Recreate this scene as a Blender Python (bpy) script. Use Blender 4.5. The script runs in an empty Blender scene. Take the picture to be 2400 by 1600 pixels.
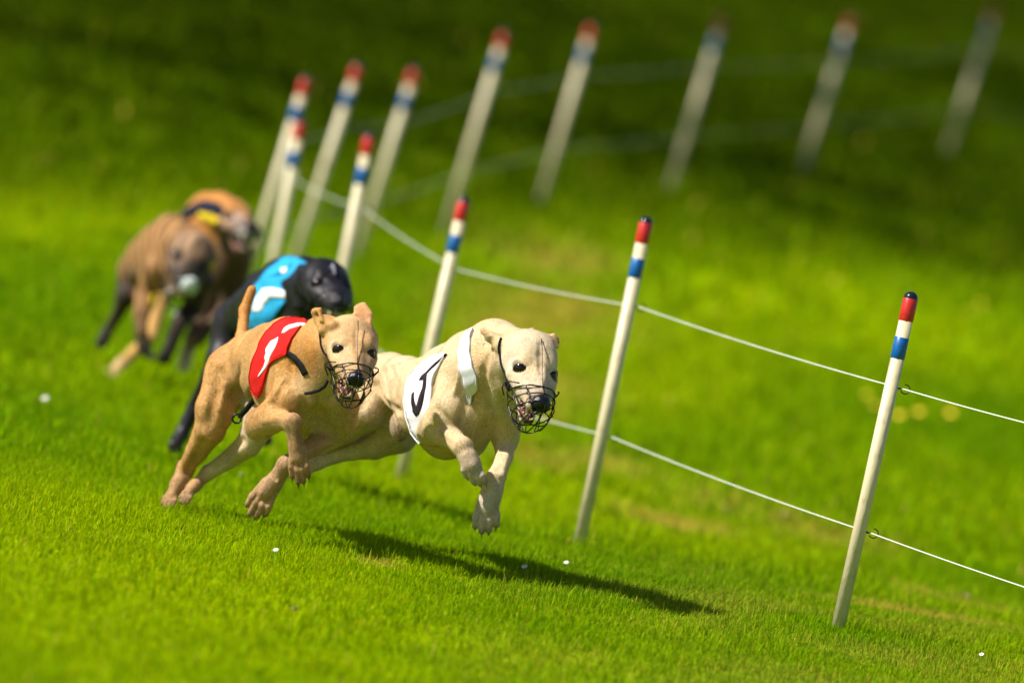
import bpy, math, random
import numpy as np
from mathutils import Vector, Matrix

random.seed(4)
RNG = np.random.default_rng(11)
SC = bpy.context.scene
COL = SC.collection

# ------------------------------------------------------------------ camera, world, sun, exposure
CAM_H = 1.92
FPX = 20000.0                       # focal length in pixels of the 2400 px wide photograph (300 mm lens)
ROLL = math.radians(12.0)
PITCH = math.radians(4.155)
cF = np.array([0.0, math.cos(PITCH), -math.sin(PITCH)])
_r0 = np.array([1.0, 0.0, 0.0]); _u0 = np.array([0.0, math.sin(PITCH), math.cos(PITCH)])
cR = math.cos(ROLL) * _r0 + math.sin(ROLL) * _u0
cU = -math.sin(ROLL) * _r0 + math.cos(ROLL) * _u0
cP = np.array([0.0, 0.0, CAM_H])
cam = bpy.data.cameras.new("camera"); camo = bpy.data.objects.new("camera", cam); COL.objects.link(camo)
cam.lens = 300.0; cam.sensor_width = 36.0; cam.clip_start = 0.5; cam.clip_end = 2000.0
camo.matrix_world = Matrix(((cR[0], cU[0], -cF[0], 0), (cR[1], cU[1], -cF[1], 0), (cR[2], cU[2], -cF[2], CAM_H), (0, 0, 0, 1)))
cam.dof.use_dof = True; cam.dof.focus_distance = 19.15; cam.dof.aperture_fstop = 2.6
SC.camera = camo

TO_SUN = Vector((-1.12, -0.38, 1.15)).normalized()
world = bpy.data.worlds.new("World"); SC.world = world; world.use_nodes = True
wn = world.node_tree.nodes; wl = world.node_tree.links
bg = wn["Background"]; sky = wn.new("ShaderNodeTexSky"); sky.sky_type = 'NISHITA'; sky.sun_disc = False
sky.sun_elevation = math.asin(TO_SUN.z); sky.sun_rotation = math.atan2(TO_SUN.x, TO_SUN.y)
wl.new(sky.outputs[0], bg.inputs[0]); bg.inputs[1].default_value = 0.058
sun = bpy.data.lights.new("sun", 'SUN'); sun.energy = 5.0; sun.angle = math.radians(0.5); sun.color = (1.0, 0.95, 0.86)
suno = bpy.data.objects.new("sun", sun); COL.objects.link(suno)
suno.rotation_euler = TO_SUN.to_track_quat('Z', 'Y').to_euler(); suno.location = (-8, -4, 12)
SC.view_settings.view_transform = 'Standard'; SC.view_settings.look = 'None'; SC.view_settings.gamma = 1.0
SC.view_settings.exposure = 0.70
SC.render.engine = 'CYCLES'
SC.cycles.use_denoising = True
SC.cycles.max_bounces = 6; SC.cycles.transparent_max_bounces = 16

# ------------------------------------------------------------------ general helpers
def at(px, py, D):
    """world point seen at photo pixel (px,py) whose depth along the view axis is D metres"""
    return cP + D * (cF + (px - 1200.0) / FPX * cR - (py - 800.0) / FPX * cU)

_TY = np.array([5, 12, 16, 19.4, 20.5, 22.0, 24.0, 27.0, 29.5, 32.0, 35.0, 38.0, 41.0, 50, 70, 120, 400.0])
_TZ = np.array([0.05, 0.03, 0.015, -0.01, -0.06, -.14, -.21, -.22, -.16, -.08, .05, .15, .25, .56, 1.3, 3.2, 14.0])
_gy = np.linspace(0, 400, 8001)
_gz = np.interp(_gy, _TY, _TZ)
_ker = np.exp(-0.5 * (np.arange(-30, 31) / 11.0) ** 2); _ker /= _ker.sum()
_gz = np.convolve(np.pad(_gz, 30, mode='edge'), _ker, mode='valid')

def ground(x, y):
    x = np.asarray(x, float); y = np.asarray(y, float)
    z = np.interp(y, _gy, _gz)
    z = z + 0.05 * np.clip(x, -4, 4) * np.exp(-((y - 19.5) / 2.6) ** 2)
    z = z + 0.012 * np.sin(x * 1.7 + y * 0.6) * np.cos(y * 0.9 - x * 0.4) * np.clip((y - 22) / 6, 0, 1)
    return z

def hit(px, py, D0=12.0, D1=120.0):
    """point where the ray through a photo pixel meets the ground"""
    lo, hi = D0, D1
    for _ in range(50):
        m = 0.5 * (lo + hi); p = at(px, py, m)
        if p[2] > float(ground(p[0], p[1])): lo = m
        else: hi = m
    return at(px, py, lo), lo

def tag(o, label=None, cat=None, group=None, kind=None):
    if label: o["label"] = label
    if cat: o["category"] = cat
    if group: o["group"] = group
    if kind: o["kind"] = kind
    return o

def empty(name, loc, **kw):
    o = bpy.data.objects.new(name, None); COL.objects.link(o); o.location = Vector(loc); o.empty_display_size = 0.1
    return tag(o, **kw)

def mesh_obj(name, verts, faces, mat=None, parent=None, smooth=True, cols=None, colname="Col", loc=None):
    verts = np.asarray(verts, float)
    if parent is not None: off = np.array(parent_world(parent))
    elif loc is not None: off = np.array(loc, float)
    else: off = np.zeros(3)
    me = bpy.data.meshes.new(name)
    if isinstance(faces, np.ndarray):
        n, k = faces.shape
        me.vertices.add(len(verts)); me.vertices.foreach_set("co", (verts - off).astype(np.float32).ravel())
        me.loops.add(n * k); me.loops.foreach_set("vertex_index", faces.astype(np.int32).ravel())
        me.polygons.add(n); me.polygons.foreach_set("loop_start", np.arange(0, n * k, k, dtype=np.int32))
        me.polygons.foreach_set("loop_total", np.full(n, k, dtype=np.int32))
        me.update(calc_edges=True)
    else:
        me.from_pydata((verts - off).tolist(), [], faces)
    me.polygons.foreach_set("use_smooth", [smooth] * len(me.polygons))
    if cols is not None:
        a = me.color_attributes.new(colname, 'FLOAT_COLOR', 'POINT')
        c = np.ones((len(verts), 4), np.float32); c[:, :3] = cols
        a.data.foreach_set("color", c.ravel())
    me.update()
    o = bpy.data.objects.new(name, me); COL.objects.link(o)
    if mat: me.materials.append(mat)
    if parent is not None: o.parent = parent
    elif loc is not None: o.location = Vector(loc)
    return o

def parent_world(p):
    v = np.zeros(3)
    while p is not None:
        v = v + np.array(p.location); p = p.parent
    return v

class Geo:
    def __init__(s): s.v = []; s.f = []
    def add(s, v, f):
        b = len(s.v); s.v.extend([tuple(map(float, q)) for q in v]); s.f.extend([tuple(i + b for i in q) for q in f])
    def tube(s, pts, r, n=8, cap=True, closed=False):
        pts = [np.array(p, float) for p in pts]; m = len(pts)
        rr = r if hasattr(r, '__len__') else [r] * m
        t0 = pts[1] - pts[0]; a = np.array([0, 0, 1.0]) if abs(t0[2]) < 0.8 * np.linalg.norm(t0) else np.array([1.0, 0, 0])
        vs = []
        u = None
        for i in range(m):
            if closed: t = pts[(i + 1) % m] - pts[i - 1]
            else: t = pts[min(i + 1, m - 1)] - pts[max(i - 1, 0)]
            t = t / (np.linalg.norm(t) + 1e-12)
            if u is None: u = np.cross(t, a)
            u = u - t * np.dot(u, t); u /= (np.linalg.norm(u) + 1e-12); w = np.cross(t, u)
            for k in range(n):
                an = 2 * math.pi * k / n
                vs.append(pts[i] + rr[i] * (math.cos(an) * u + math.sin(an) * w))
        fs = []
        for i in range(m if closed else m - 1):
            j = (i + 1) % m
            for k in range(n):
                l = (k + 1) % n
                fs.append((i * n + k, i * n + l, j * n + l, j * n + k))
        if cap and not closed:
            fs.append(tuple(reversed(range(n)))); fs.append(tuple((m - 1) * n + k for k in range(n)))
        s.add(vs, fs)
    def lathe(s, base, axis, prof, n=28):
        """profile [(distance along axis, radius)]"""
        base = np.array(base, float); axis = np.array(axis, float); axis /= np.linalg.norm(axis)
        a = np.array([1.0, 0, 0]) if abs(axis[0]) < .9 else np.array([0, 1.0, 0])
        u = np.cross(axis, a); u /= np.linalg.norm(u); w = np.cross(axis, u)
        vs = []
        for h, r in prof:
            for k in range(n):
                an = 2 * math.pi * k / n
                vs.append(base + axis * h + r * (math.cos(an) * u + math.sin(an) * w))
        fs = [(i * n + k, i * n + (k + 1) % n, (i + 1) * n + (k + 1) % n, (i + 1) * n + k) for i in range(len(prof) - 1) for k in range(n)]
        fs.append(tuple(reversed(range(n)))); fs.append(tuple((len(prof) - 1) * n + k for k in range(n)))
        s.add(vs, fs)
    def build(s, name, mat, parent=None, smooth=True, loc=None):
        o = mesh_obj(name, s.v, s.f, mat, parent, smooth, loc=loc)
        return o

def s2l(c):
    return tuple((x / 255.0 / 12.92) if x <= 10 else ((x / 255.0 + 0.055) / 1.055) ** 2.4 for x in c)

# ------------------------------------------------------------------ materials
def mat(name, color=(.5, .5, .5), rough=.6, metal=0.0, spec=0.5, coat=0.0):
    m = bpy.data.materials.new(name); m.use_nodes = True
    b = m.node_tree.nodes["Principled BSDF"]
    b.inputs["Base Color"].default_value = (*color, 1); b.inputs["Roughness"].default_value = rough
    b.inputs["Metallic"].default_value = metal; b.inputs["Specular IOR Level"].default_value = spec
    b.inputs["Coat Weight"].default_value = coat
    return m

def noise_tint(m, color, dark, scale=40.0, lo=.45, hi=.65, bump=0.0, bscale=200.0, detail=5.0, coords='Object', stretch=(1, 1, 1)):
    nt = m.node_tree; b = nt.nodes["Principled BSDF"]
    tc = nt.nodes.new("ShaderNodeTexCoord"); mp = nt.nodes.new("ShaderNodeMapping"); mp.inputs["Scale"].default_value = stretch
    nt.links.new(tc.outputs[coords], mp.inputs[0])
    n = nt.nodes.new("ShaderNodeTexNoise"); n.inputs["Scale"].default_value = scale; n.inputs["Detail"].default_value = detail
    nt.links.new(mp.outputs[0], n.inputs["Vector"])
    r = nt.nodes.new("ShaderNodeValToRGB"); r.color_ramp.elements[0].position = lo; r.color_ramp.elements[1].position = hi
    r.color_ramp.elements[0].color = (*color, 1); r.color_ramp.elements[1].color = (*dark, 1)
    nt.links.new(n.outputs[0], r.inputs[0]); nt.links.new(r.outputs[0], b.inputs["Base Color"])
    if bump:
        n2 = nt.nodes.new("ShaderNodeTexNoise"); n2.inputs["Scale"].default_value = bscale; nt.links.new(mp.outputs[0], n2.inputs["Vector"])
        bp = nt.nodes.new("ShaderNodeBump"); bp.inputs["Strength"].default_value = bump; bp.inputs["Distance"].default_value = 0.002
        nt.links.new(n2.outputs[0], bp.inputs["Height"]); nt.links.new(bp.outputs[0], b.inputs["Normal"])
    return m

M_POLE = noise_tint(mat("cream_plastic", rough=.42), (.62, .535, .335), (.36, .26, .14), 55, .54, .76, .35, 150, stretch=(1, 1, .35))
M_WHITEBAND = M_POLE
M_RED = noise_tint(mat("red_tape", rough=.35), (.52, .018, .012), (.33, .012, .01), 90, .5, .75, .2, 300)
M_BLUE = noise_tint(mat("blue_tape", rough=.38), (.0, .10, .34), (.0, .07, .25), 90, .5, .75, .2, 300)
M_CAP = mat("black_cap", (.008, .012, .016), .16)
M_HOOK = mat("hook_metal", (.045, .035, .03), .45, .7)
M_STRING = noise_tint(mat("white_cord", rough=.7), (.72, .74, .62), (.50, .52, .42), 900, .45, .6, .6, 1500)
M_WIRE = mat("black_wire", (.008, .008, .009), .3, .2)
M_STRAP = noise_tint(mat("black_webbing", rough=.8, spec=.2), (.005, .005, .006), (.012, .012, .014), 600, .4, .7, .5, 1200)

def attr_mat(name, rough=.75, sheen=.04, bump=.15, bscale=420.0, spec=.2, tscale=140.0, tint=.10):
    m = bpy.data.materials.new(name); m.use_nodes = True; nt = m.node_tree; b = nt.nodes["Principled BSDF"]
    a = nt.nodes.new("ShaderNodeAttribute"); a.attribute_name = "Col"
    tc = nt.nodes.new("ShaderNodeTexCoord")
    n = nt.nodes.new("ShaderNodeTexNoise"); n.inputs["Scale"].default_value = tscale; n.inputs["Detail"].default_value = 4
    nt.links.new(tc.outputs["Object"], n.inputs["Vector"])
    mr = nt.nodes.new("ShaderNodeMapRange"); mr.inputs[1].default_value = .3; mr.inputs[2].default_value = .7
    mr.inputs[3].default_value = 1 - tint; mr.inputs[4].default_value = 1 + tint
    nt.links.new(n.outputs[0], mr.inputs[0])
    mx = nt.nodes.new("ShaderNodeVectorMath"); mx.operation = 'SCALE'
    nt.links.new(a.outputs["Color"], mx.inputs[0]); nt.links.new(mr.outputs[0], mx.inputs["Scale"])
    nt.links.new(mx.outputs[0], b.inputs["Base Color"])
    n2 = nt.nodes.new("ShaderNodeTexNoise"); n2.inputs["Scale"].default_value = bscale; n2.inputs["Detail"].default_value = 3
    nt.links.new(tc.outputs["Object"], n2.inputs["Vector"])
    bp = nt.nodes.new("ShaderNodeBump"); bp.inputs["Strength"].default_value = bump; bp.inputs["Distance"].default_value = .002
    nt.links.new(n2.outputs[0], bp.inputs["Height"]); nt.links.new(bp.outputs[0], b.inputs["Normal"])
    b.inputs["Roughness"].default_value = rough; b.inputs["Specular IOR Level"].default_value = spec
    b.inputs["Sheen Weight"].default_value = sheen; b.inputs["Sheen Roughness"].default_value = .5
    return m
M_COAT = attr_mat("short_dog_coat", rough=.65, sheen=.04, bump=.25, bscale=500.0, spec=.2, tscale=170.0, tint=.11)
M_BLACKCOAT = attr_mat("glossy_black_coat", rough=.42, sheen=.0, bump=.7, bscale=160.0, spec=.28, tscale=60.0, tint=.3)
def fur_mat():
    """single hairs: fine, partly see-through, so that they soften the coat instead of shading it"""
    m = attr_mat("dog_hairs", bump=0.0, tint=.05, sheen=0.0, rough=.55, spec=.25); nt = m.node_tree
    out = nt.nodes["Material Output"]; b = nt.nodes["Principled BSDF"]
    tr = nt.nodes.new("ShaderNodeBsdfTransparent"); tl = nt.nodes.new("ShaderNodeBsdfTranslucent"); m1 = nt.nodes.new("ShaderNodeMixShader"); m2 = nt.nodes.new("ShaderNodeMixShader")
    sc = [k for k in nt.nodes if k.type == 'VECT_MATH'][0]; nt.links.new(sc.outputs[0], tl.inputs["Color"])
    m1.inputs[0].default_value = .25; nt.links.new(b.outputs[0], m1.inputs[1]); nt.links.new(tl.outputs[0], m1.inputs[2])
    m2.inputs[0].default_value = .45; nt.links.new(m1.outputs[0], m2.inputs[1]); nt.links.new(tr.outputs[0], m2.inputs[2]); nt.links.new(m2.outputs[0], out.inputs["Surface"])
    return m
M_FUR = fur_mat()
# ------------------------------------------------------------------ ground
def lumps(x, y, seed, n, sc):
    r = np.random.default_rng(seed); out = np.zeros_like(x)
    for i in range(n):
        a = r.uniform(0, 2 * math.pi); f = sc * r.uniform(.6, 1.8); p = r.uniform(0, 6.28)
        out += np.sin((x * math.cos(a) + y * math.sin(a) * .55) * f + p)
    return out / math.sqrt(n)

DRY = [(1285, 610, .55, .55), (1380, 600, .35, .3), (1180, 740, .5, .9), (1280, 905, .4, .6), (1250, 1080, .35, .35), (1960, 1270, .35, .35), (1830, 1220, .25, .25),
       (1420, 1090, .3, .3), (1700, 1190, .35, .3), (2250, 1420, .3, .22), (1580, 1230, .3, .3), (2150, 1440, .35, .2), (1330, 730, .5, .8), (1240, 960, .3, .4), (890, 1320, .1, .1)]
_dry = []
for a, b, rx, ry in DRY:
    p, _ = hit(a, b); _dry.append((p[0], p[1], rx * .45, ry * .9))
def dryness(x, y):
    d = np.zeros_like(x)
    for a, b, rx, ry in _dry:
        d = np.maximum(d, (.6 if b > 24 else 1.0) * np.exp(-((x - a) / rx) ** 2 - ((y - b) / ry) ** 2))
    n = .5 + .5 * np.tanh(lumps(x, y, 5, 9, 9.0) * 1.2)
    side = np.clip((x + .1) / .7, 0, 1) * np.clip((21.5 - y) / 2.0, 0, 1)
    return np.clip(d * (.30 + 1.0 * n) + side * .20 * n, 0, 1)

xs = np.concatenate([np.linspace(-400, -12, 30), np.linspace(-11, -4, 30), np.linspace(-3.9, 3.9, 190), np.linspace(4, 11, 30), np.linspace(12, 400, 30)])
ys = np.concatenate([np.linspace(-60, 11, 40), np.linspace(11.1, 30, 280), np.linspace(30.3, 60, 110), np.linspace(61, 110, 50), np.linspace(114, 400, 40)])
gx, gy = np.meshgrid(xs, ys); gzv = ground(gx, gy)
gv = np.stack([gx.ravel(), gy.ravel(), gzv.ravel()], 1)
ni = len(xs); ii, jj = np.meshgrid(np.arange(ni - 1), np.arange(len(ys) - 1)); b0 = (jj * ni + ii).ravel()
gf = np.stack([b0, b0 + 1, b0 + 1 + ni, b0 + ni], 1)
def FAR_T(x, y):      # grass colour turns darker beyond this slanting edge
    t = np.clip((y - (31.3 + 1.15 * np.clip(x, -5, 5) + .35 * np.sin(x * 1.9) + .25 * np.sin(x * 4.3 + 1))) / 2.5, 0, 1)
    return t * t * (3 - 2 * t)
def turf_col(x, y, n=1):
    """base colour of the sward at a place"""
    m = np.clip(.5 + .33 * lumps(x, y, 3, 10, 2.6) + .12 * lumps(x, y, 8, 8, 9.0), 0, 1)[:, None]
    a = np.array([.150, .290, .0004]); b = np.array([.285, .405, .0004])
    c = a * (1 - m) + b * m
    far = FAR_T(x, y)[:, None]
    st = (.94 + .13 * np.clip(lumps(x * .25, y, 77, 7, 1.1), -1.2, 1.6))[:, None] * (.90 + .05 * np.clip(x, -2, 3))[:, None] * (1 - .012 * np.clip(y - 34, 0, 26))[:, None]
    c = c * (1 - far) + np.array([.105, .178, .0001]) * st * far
    d = dryness(x, y)[:, None]
    return c * (1 - d) + np.array([.50, .37, .06]) * d
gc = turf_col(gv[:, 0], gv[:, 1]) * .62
M_TURF = bpy.data.materials.new("turf"); M_TURF.use_nodes = True
nt = M_TURF.node_tree; b = nt.nodes["Principled BSDF"]; b.inputs["Roughness"].default_value = .95; b.inputs["Specular IOR Level"].default_value = 0.0
a = nt.nodes.new("ShaderNodeAttribute"); a.attribute_name = "Col"
tc = nt.nodes.new("ShaderNodeTexCoord"); n = nt.nodes.new("ShaderNodeTexNoise"); n.inputs["Scale"].default_value = 9; n.inputs["Detail"].default_value = 8; n.inputs["Roughness"].default_value = .7
nt.links.new(tc.outputs["Object"], n.inputs["Vector"])
mr = nt.nodes.new("ShaderNodeMapRange"); mr.inputs[1].default_value = .3; mr.inputs[2].default_value = .7; mr.inputs[3].default_value = .6; mr.inputs[4].default_value = 1.35
nt.links.new(n.outputs[0], mr.inputs[0]); mx = nt.nodes.new("ShaderNodeVectorMath"); mx.operation = 'SCALE'
nt.links.new(a.outputs["Color"], mx.inputs[0]); nt.links.new(mr.outputs[0], mx.inputs["Scale"]); nt.links.new(mx.outputs[0], b.inputs["Base Color"])
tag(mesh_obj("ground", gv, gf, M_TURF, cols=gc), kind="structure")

# ------------------------------------------------------------------ grass blades (one uncountable mass)
def grass_material():
    m = bpy.data.materials.new("grass_blades"); m.use_nodes = True; nt = m.node_tree
    for x in list(nt.nodes): nt.nodes.remove(x)
    out = nt.nodes.new("ShaderNodeOutputMaterial"); a = nt.nodes.new("ShaderNodeAttribute"); a.attribute_name = "Col"
    p = nt.nodes.new("ShaderNodeBsdfPrincipled"); p.inputs["Roughness"].default_value = .5; p.inputs["Specular IOR Level"].default_value = 0.02
    t = nt.nodes.new("ShaderNodeBsdfTranslucent"); mix = nt.nodes.new("ShaderNodeMixShader"); mix.inputs[0].default_value = .42
    nt.links.new(a.outputs["Color"], p.inputs["Base Color"]); nt.links.new(a.outputs["Color"], t.inputs["Color"])
    nt.links.new(p.outputs[0], mix.inputs[1]); nt.links.new(t.outputs[0], mix.inputs[2]); nt.links.new(mix.outputs[0], out.inputs[0])
    return m
M_GRASS = grass_material()

def half_w(y): return 1.28 * y / 20.0
def blades(y0, y1, dens, hgt, wid, margin, seed, left=0.0):
    r = np.random.default_rng(seed)
    w = half_w(y1) + margin
    n = int(dens * 2 * w * (y1 - y0))
    x = r.uniform(-w, w, n); y = r.uniform(y0, y1, n)
    keep = np.abs(x) < half_w(y) + margin; x = x[keep]; y = y[keep]; n = len(x)
    clump = np.clip(.5 + .3 * lumps(x, y, 21, 8, 17.0), 0, 1)
    fine = lumps(x, y, 22, 8, 60.0)
    dry = dryness(x, y)
    L = hgt * (.55 + .75 * clump) * r.lognormal(0, .28, n) * (1 - .45 * dry) * (1 + .10 * fine)
    ang = r.uniform(0, 2 * math.pi, n); lean = np.clip(r.normal(.42, .33, n), -.1, 1.2)
    fl = r.random(n) < .22 + .3 * dry; lean = np.where(fl, r.uniform(.9, 1.5, n), lean)
    dx = np.cos(ang); dy = np.sin(ang)
    z = ground(x, y)
    wd = wid * r.uniform(.6, 1.35, n)
    # width direction random, mostly facing any way
    wa = ang + math.pi / 2 + r.normal(0, .5, n); wx = np.cos(wa); wy = np.sin(wa)
    base = np.stack([x, y, z], 1)
    mid = base + np.stack([dx * L * .5 * np.sin(lean * .5), dy * L * .5 * np.sin(lean * .5), L * .5 * np.cos(lean * .5)], 1)
    tip = mid + np.stack([dx * L * .5 * np.sin(lean * 1.4), dy * L * .5 * np.sin(lean * 1.4), L * .5 * np.cos(lean * 1.4)], 1)
    W = np.stack([wx * wd * .5, wy * wd * .5, np.zeros(n)], 1)
    V = np.stack([base - W, base + W, mid + W * .8, mid - W * .8, tip], 1)         # n,5,3
    i0 = (np.arange(n) * 5)[:, None]
    F = np.concatenate([i0 + np.array([[0, 1, 2]]), i0 + np.array([[0, 2, 3]]), i0 + np.array([[3, 2, 4]])], 0)
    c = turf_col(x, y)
    c = c * r.lognormal(0, .22, n)[:, None]
    yel = r.random(n)
    c = np.where((yel < .10)[:, None], c * np.array([1.5, 1.12, 1.0]), c)
    c = np.where((yel > .93)[:, None], c * np.array([.55, .80, 1.0]), c)
    dd = r.random(n) < .012 + .55 * dry
    c = np.where(dd[:, None], np.array([.52, .40, .05]) * r.uniform(.6, 1.2, n)[:, None], c)
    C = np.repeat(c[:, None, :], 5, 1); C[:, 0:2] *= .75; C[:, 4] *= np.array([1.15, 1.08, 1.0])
    return V.reshape(-1, 3), F, C.reshape(-1, 3)
_G = [blades(14.4, 18.0, 8500, .021, .0026, .45, 31), blades(18.0, 21.0, 20000, .0195, .0019, .5, 32),
      blades(21.0, 24.0, 5200, .034, .0036, .4, 33), blades(24.0, 31.0, 1700, .042, .0075, .5, 34), blades(31.0, 62.0, 330, .055, .018, .6, 35),
      blades(10.0, 14.4, 800, .035, .008, .6, 36)]
vo = 0; GV = []; GF = []; GCc = []
for v, f, c in _G:
    GV.append(v); GF.append(f + vo); GCc.append(c); vo += len(v)
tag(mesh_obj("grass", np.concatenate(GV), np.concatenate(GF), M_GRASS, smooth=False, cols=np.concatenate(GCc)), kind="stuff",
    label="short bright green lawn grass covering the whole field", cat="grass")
print("grass blades", vo // 5)
del GV, GF, GCc, _G

# ------------------------------------------------------------------ fence posts and strings
#        base px        top px      group  label
POSTS = [((1963, 1475), (2138, 683), "cream post nearest the camera at the right, with a dark hook catching each string"),
         ((1356, 1284), (1517, 507), "cream post to the right of the white dog, its base clear of the grass"),
         ((938, 1127), (1090, 460), "cream post rising directly behind the back of the pale dog"),
         ((738, 964), (868, 310), "blurred cream post standing behind the black dog's head"),
         ((603, 819), (706, 277), "blurred cream post behind the blue vest, its red band overlapping another post"),
         ((556, 724), (720, 177), "out of focus post at the fence bend, half hidden by the post before it"),
         ((671, 674), (841, 148), "out of focus post just right of the two overlapping posts"),
         ((836, 603), (974, 157), "far blurred post whose foot ends behind the post by the black dog"),
         ((1041, 550), (1184, 72), "tall pale blurred post standing above the tip of the post behind the pale dog"),
         ((1266, 480), (1389, 56), "far blurred post, first in dark grass"),
         ((1570, 449), (1695, 37), "far blurred post right above the one beside the white dog"),
         ((1879, 408), (1996, 38), "far blurred post, next to last toward the right edge"),
         ((2220, 362), (2333, 15), "most distant blurred post in the upper right corner")]
STR = [(.282, .708), (.268, .66), (.252, .655), (.27, .68), (.27, .68), (.28, .68), (.28, .68), (.29, .70), (.29, .68), (.28, .68), (.28, .68), (.28, .68), (.28, .68)]
tops = []; lows = []; PD = []
for i, ((bx, by), (tx, ty), lab) in enumerate(POSTS):
    B, D = hit(bx, by); T = at(tx, ty, D); PD.append(D)
    ax = T - B; Ln = np.linalg.norm(ax); ax /= Ln
    r = .0158
    root = empty("fence_post", B, label=lab, cat="post", group="banded posts of the string fence")
    sk = -.05
    g = Geo(); g.lathe(B, ax, [(sk, r), (Ln - .020, r)]); g.build("pole", M_POLE, root)
    g = Geo(); g.lathe(B, ax, [(Ln - .069, r + .0004), (Ln - .067, r + .0013), (Ln - .018, r + .0016), (Ln - .016, r + .0003)]); g.build("red_band", M_RED, root)
    g = Geo(); g.lathe(B, ax, [(Ln - .157, r + .0002), (Ln - .1565, r + .0007), (Ln - .1075, r + .0007), (Ln - .107, r + .0002)]); g.build("blue_band", M_BLUE, root)
    g = Geo(); R2 = r + .0010
    g.lathe(B, ax, [(Ln - .0175, R2)] + [(Ln - .0165 + .0165 * math.sin(a), R2 * math.cos(a)) for a in np.linspace(0, 1.45, 9)]); g.build("cap", M_CAP, root)
    side = cR * math.cos(.2) - cU * math.sin(.2)
    pts = []
    for k, fr in enumerate(STR[i]):
        hp = T + (B - T) * fr
        out = hp + side * (r + .006)
        g = Geo(); g.tube([hp + side * (r - .003), out], .0022, 8)
        cc = out + side * .011 + np.array([0, 0, .001])
        a0, a1 = (math.radians(205), math.radians(470)) if k == 0 else (math.radians(215), math.radians(460))
        g.tube([cc + .0105 * (math.cos(t) * side + math.sin(t) * ax) for t in np.linspace(a0, a1, 18)], .0014, 7)
        g.build("hook", M_HOOK, root)
        pts.append(out + side * .001 + ax * .001)
    tops.append(pts[0]); lows.append(pts[1])
print("post D", [round(d, 2) for d in PD])
def string(points, label):
    ext = at(2440, 1000 if points is tops else 1388, PD[0] - .45)
    pp = [ext] + points
    path = []
    for a, b in zip(pp[:-1], pp[1:]):
        n = 24; d = np.linalg.norm(b - a)
        for k in range(n):
            t = k / n; q = a * (1 - t) + b * t; q = q - np.array([0, 0, .0035 * d * 4 * t * (1 - t)]); path.append(q)
    last = pp[-1] + np.array([2.5, 2.0, .05]); path += [pp[-1], last]
    g = Geo(); g.tube(path, [.0017 if q[1] < 27.5 else .0011 for q in path], 7)
    o = g.build("fence_string", M_STRING, loc=path[0])
    tag(o, label=label, cat="string", group="strings of the fence")
string(tops, "upper white string running through the top hooks of all posts")
string(lows, "lower white string running knee high through the bottom hooks")

# ------------------------------------------------------------------ small flowers and loose bits in the turf
M_PETAL = mat("white_petal", (.60, .60, .55), .7); M_DISC = mat("yellow_disc", (.70, .42, .01), .6); M_BUTTER = mat("yellow_petal", (.82, .56, .0), .5); M_STEM = mat("green_stem", (.12, .22, .01), .6)
M_CLOD = noise_tint(mat("dry_soil", rough=.95), (.16, .09, .04), (.30, .2, .09), 200, .4, .6, .5, 400)
def flower(px, py, kind, label, h=.034, size=1.0, tilt=0.0):
    B, D = hit(px, py); top = B + np.array([.004, -.002, h])
    root = empty("daisy" if kind == 0 else "buttercup", B, label=label, cat="flower", group="daisies in the lawn" if kind == 0 else "buttercups beyond the fence")
    g = Geo(); g.tube([B, (B + top) / 2 + np.array([.002, 0, 0]), top], .0008, 5); g.build("stem", M_STEM, root)
    ax = unit_(np.array([-.35 + tilt, -.55, .9])); u = unit_(np.cross(ax, [0, 1, 0.2])); w = np.cross(ax, u)
    g = Geo(); n = 14 if kind == 0 else 5; R = (.0095 if kind == 0 else .012) * size
    for k in range(n):
        a = 2 * math.pi * k / n; d = u * math.cos(a) + w * math.sin(a); e = np.cross(ax, d); wd = (.0017 if kind == 0 else .0065) * size; cup = .15 if kind == 0 else .55
        p0 = top + d * R * .2; p1 = top + d * R * .65 + ax * R * cup * .5; p2 = top + d * R + ax * R * cup
        vs = [p0 - e * wd * .5, p0 + e * wd * .5, p1 + e * wd, p2 + e * wd * .55, p2 - e * wd * .55, p1 - e * wd]
        g.add(vs + [v - ax * .0005 for v in vs], [(0, 1, 2, 5), (5, 2, 3, 4), (11, 8, 7, 6), (10, 9, 8, 11), (2, 8, 9, 3), (5, 4, 10, 11), (3, 9, 10, 4)])
    g.build("petals", M_PETAL if kind == 0 else M_BUTTER, root)
    g = Geo(); g.lathe(top, ax, [(0, .0028 * size), (.0014, .0024 * size), (.002, .0008)], 9); g.build("flower_centre", M_DISC, root)
def unit_(v): v = np.asarray(v, float); return v / np.linalg.norm(v)
for a in [(1219, 1356, "larger left daisy of the pair at the dogs' shadow edge", 1.25), (1317, 1346, "white daisy inside the dark shadow, right of the other shadow daisy", 1.1),
          (636, 1318, "small white daisy in the bright grass below the fawn dog's front paw", 1.1), (97, 958, "blurred white daisy alone at the far left edge of the lawn", 1.7),
          (1130, 1180, "faint daisy right behind the cream dog's hanging front paw", 1.0), (2290, 1562, "faint daisy low in the bottom right corner of the lawn", 1.0)]:
    flower(a[0], a[1], 0, a[2], size=a[3] * .62, h=.030)
for a in [(2143, 1004, "left of the two bright yellow buttercups right of the nearest post"), (2218, 1007, "right of the two bright yellow buttercups right of the nearest post"), (2020, 962, "upper yellow buttercup just left of the nearest post"),
          (2040, 988, "lower yellow buttercup just left of the nearest post"), (2098, 1012, "dim yellow buttercup touching the right side of the nearest post"), (1950, 690, "far blurred yellow flower between the two nearest posts"), (2290, 745, "far blurred yellow flower above the upper string at the right edge")]:
    flower(a[0], a[1], 1, a[2], h=.055, size=1.2 if a[1] > 1000 else .8)
_r = np.random.default_rng(12)
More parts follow.
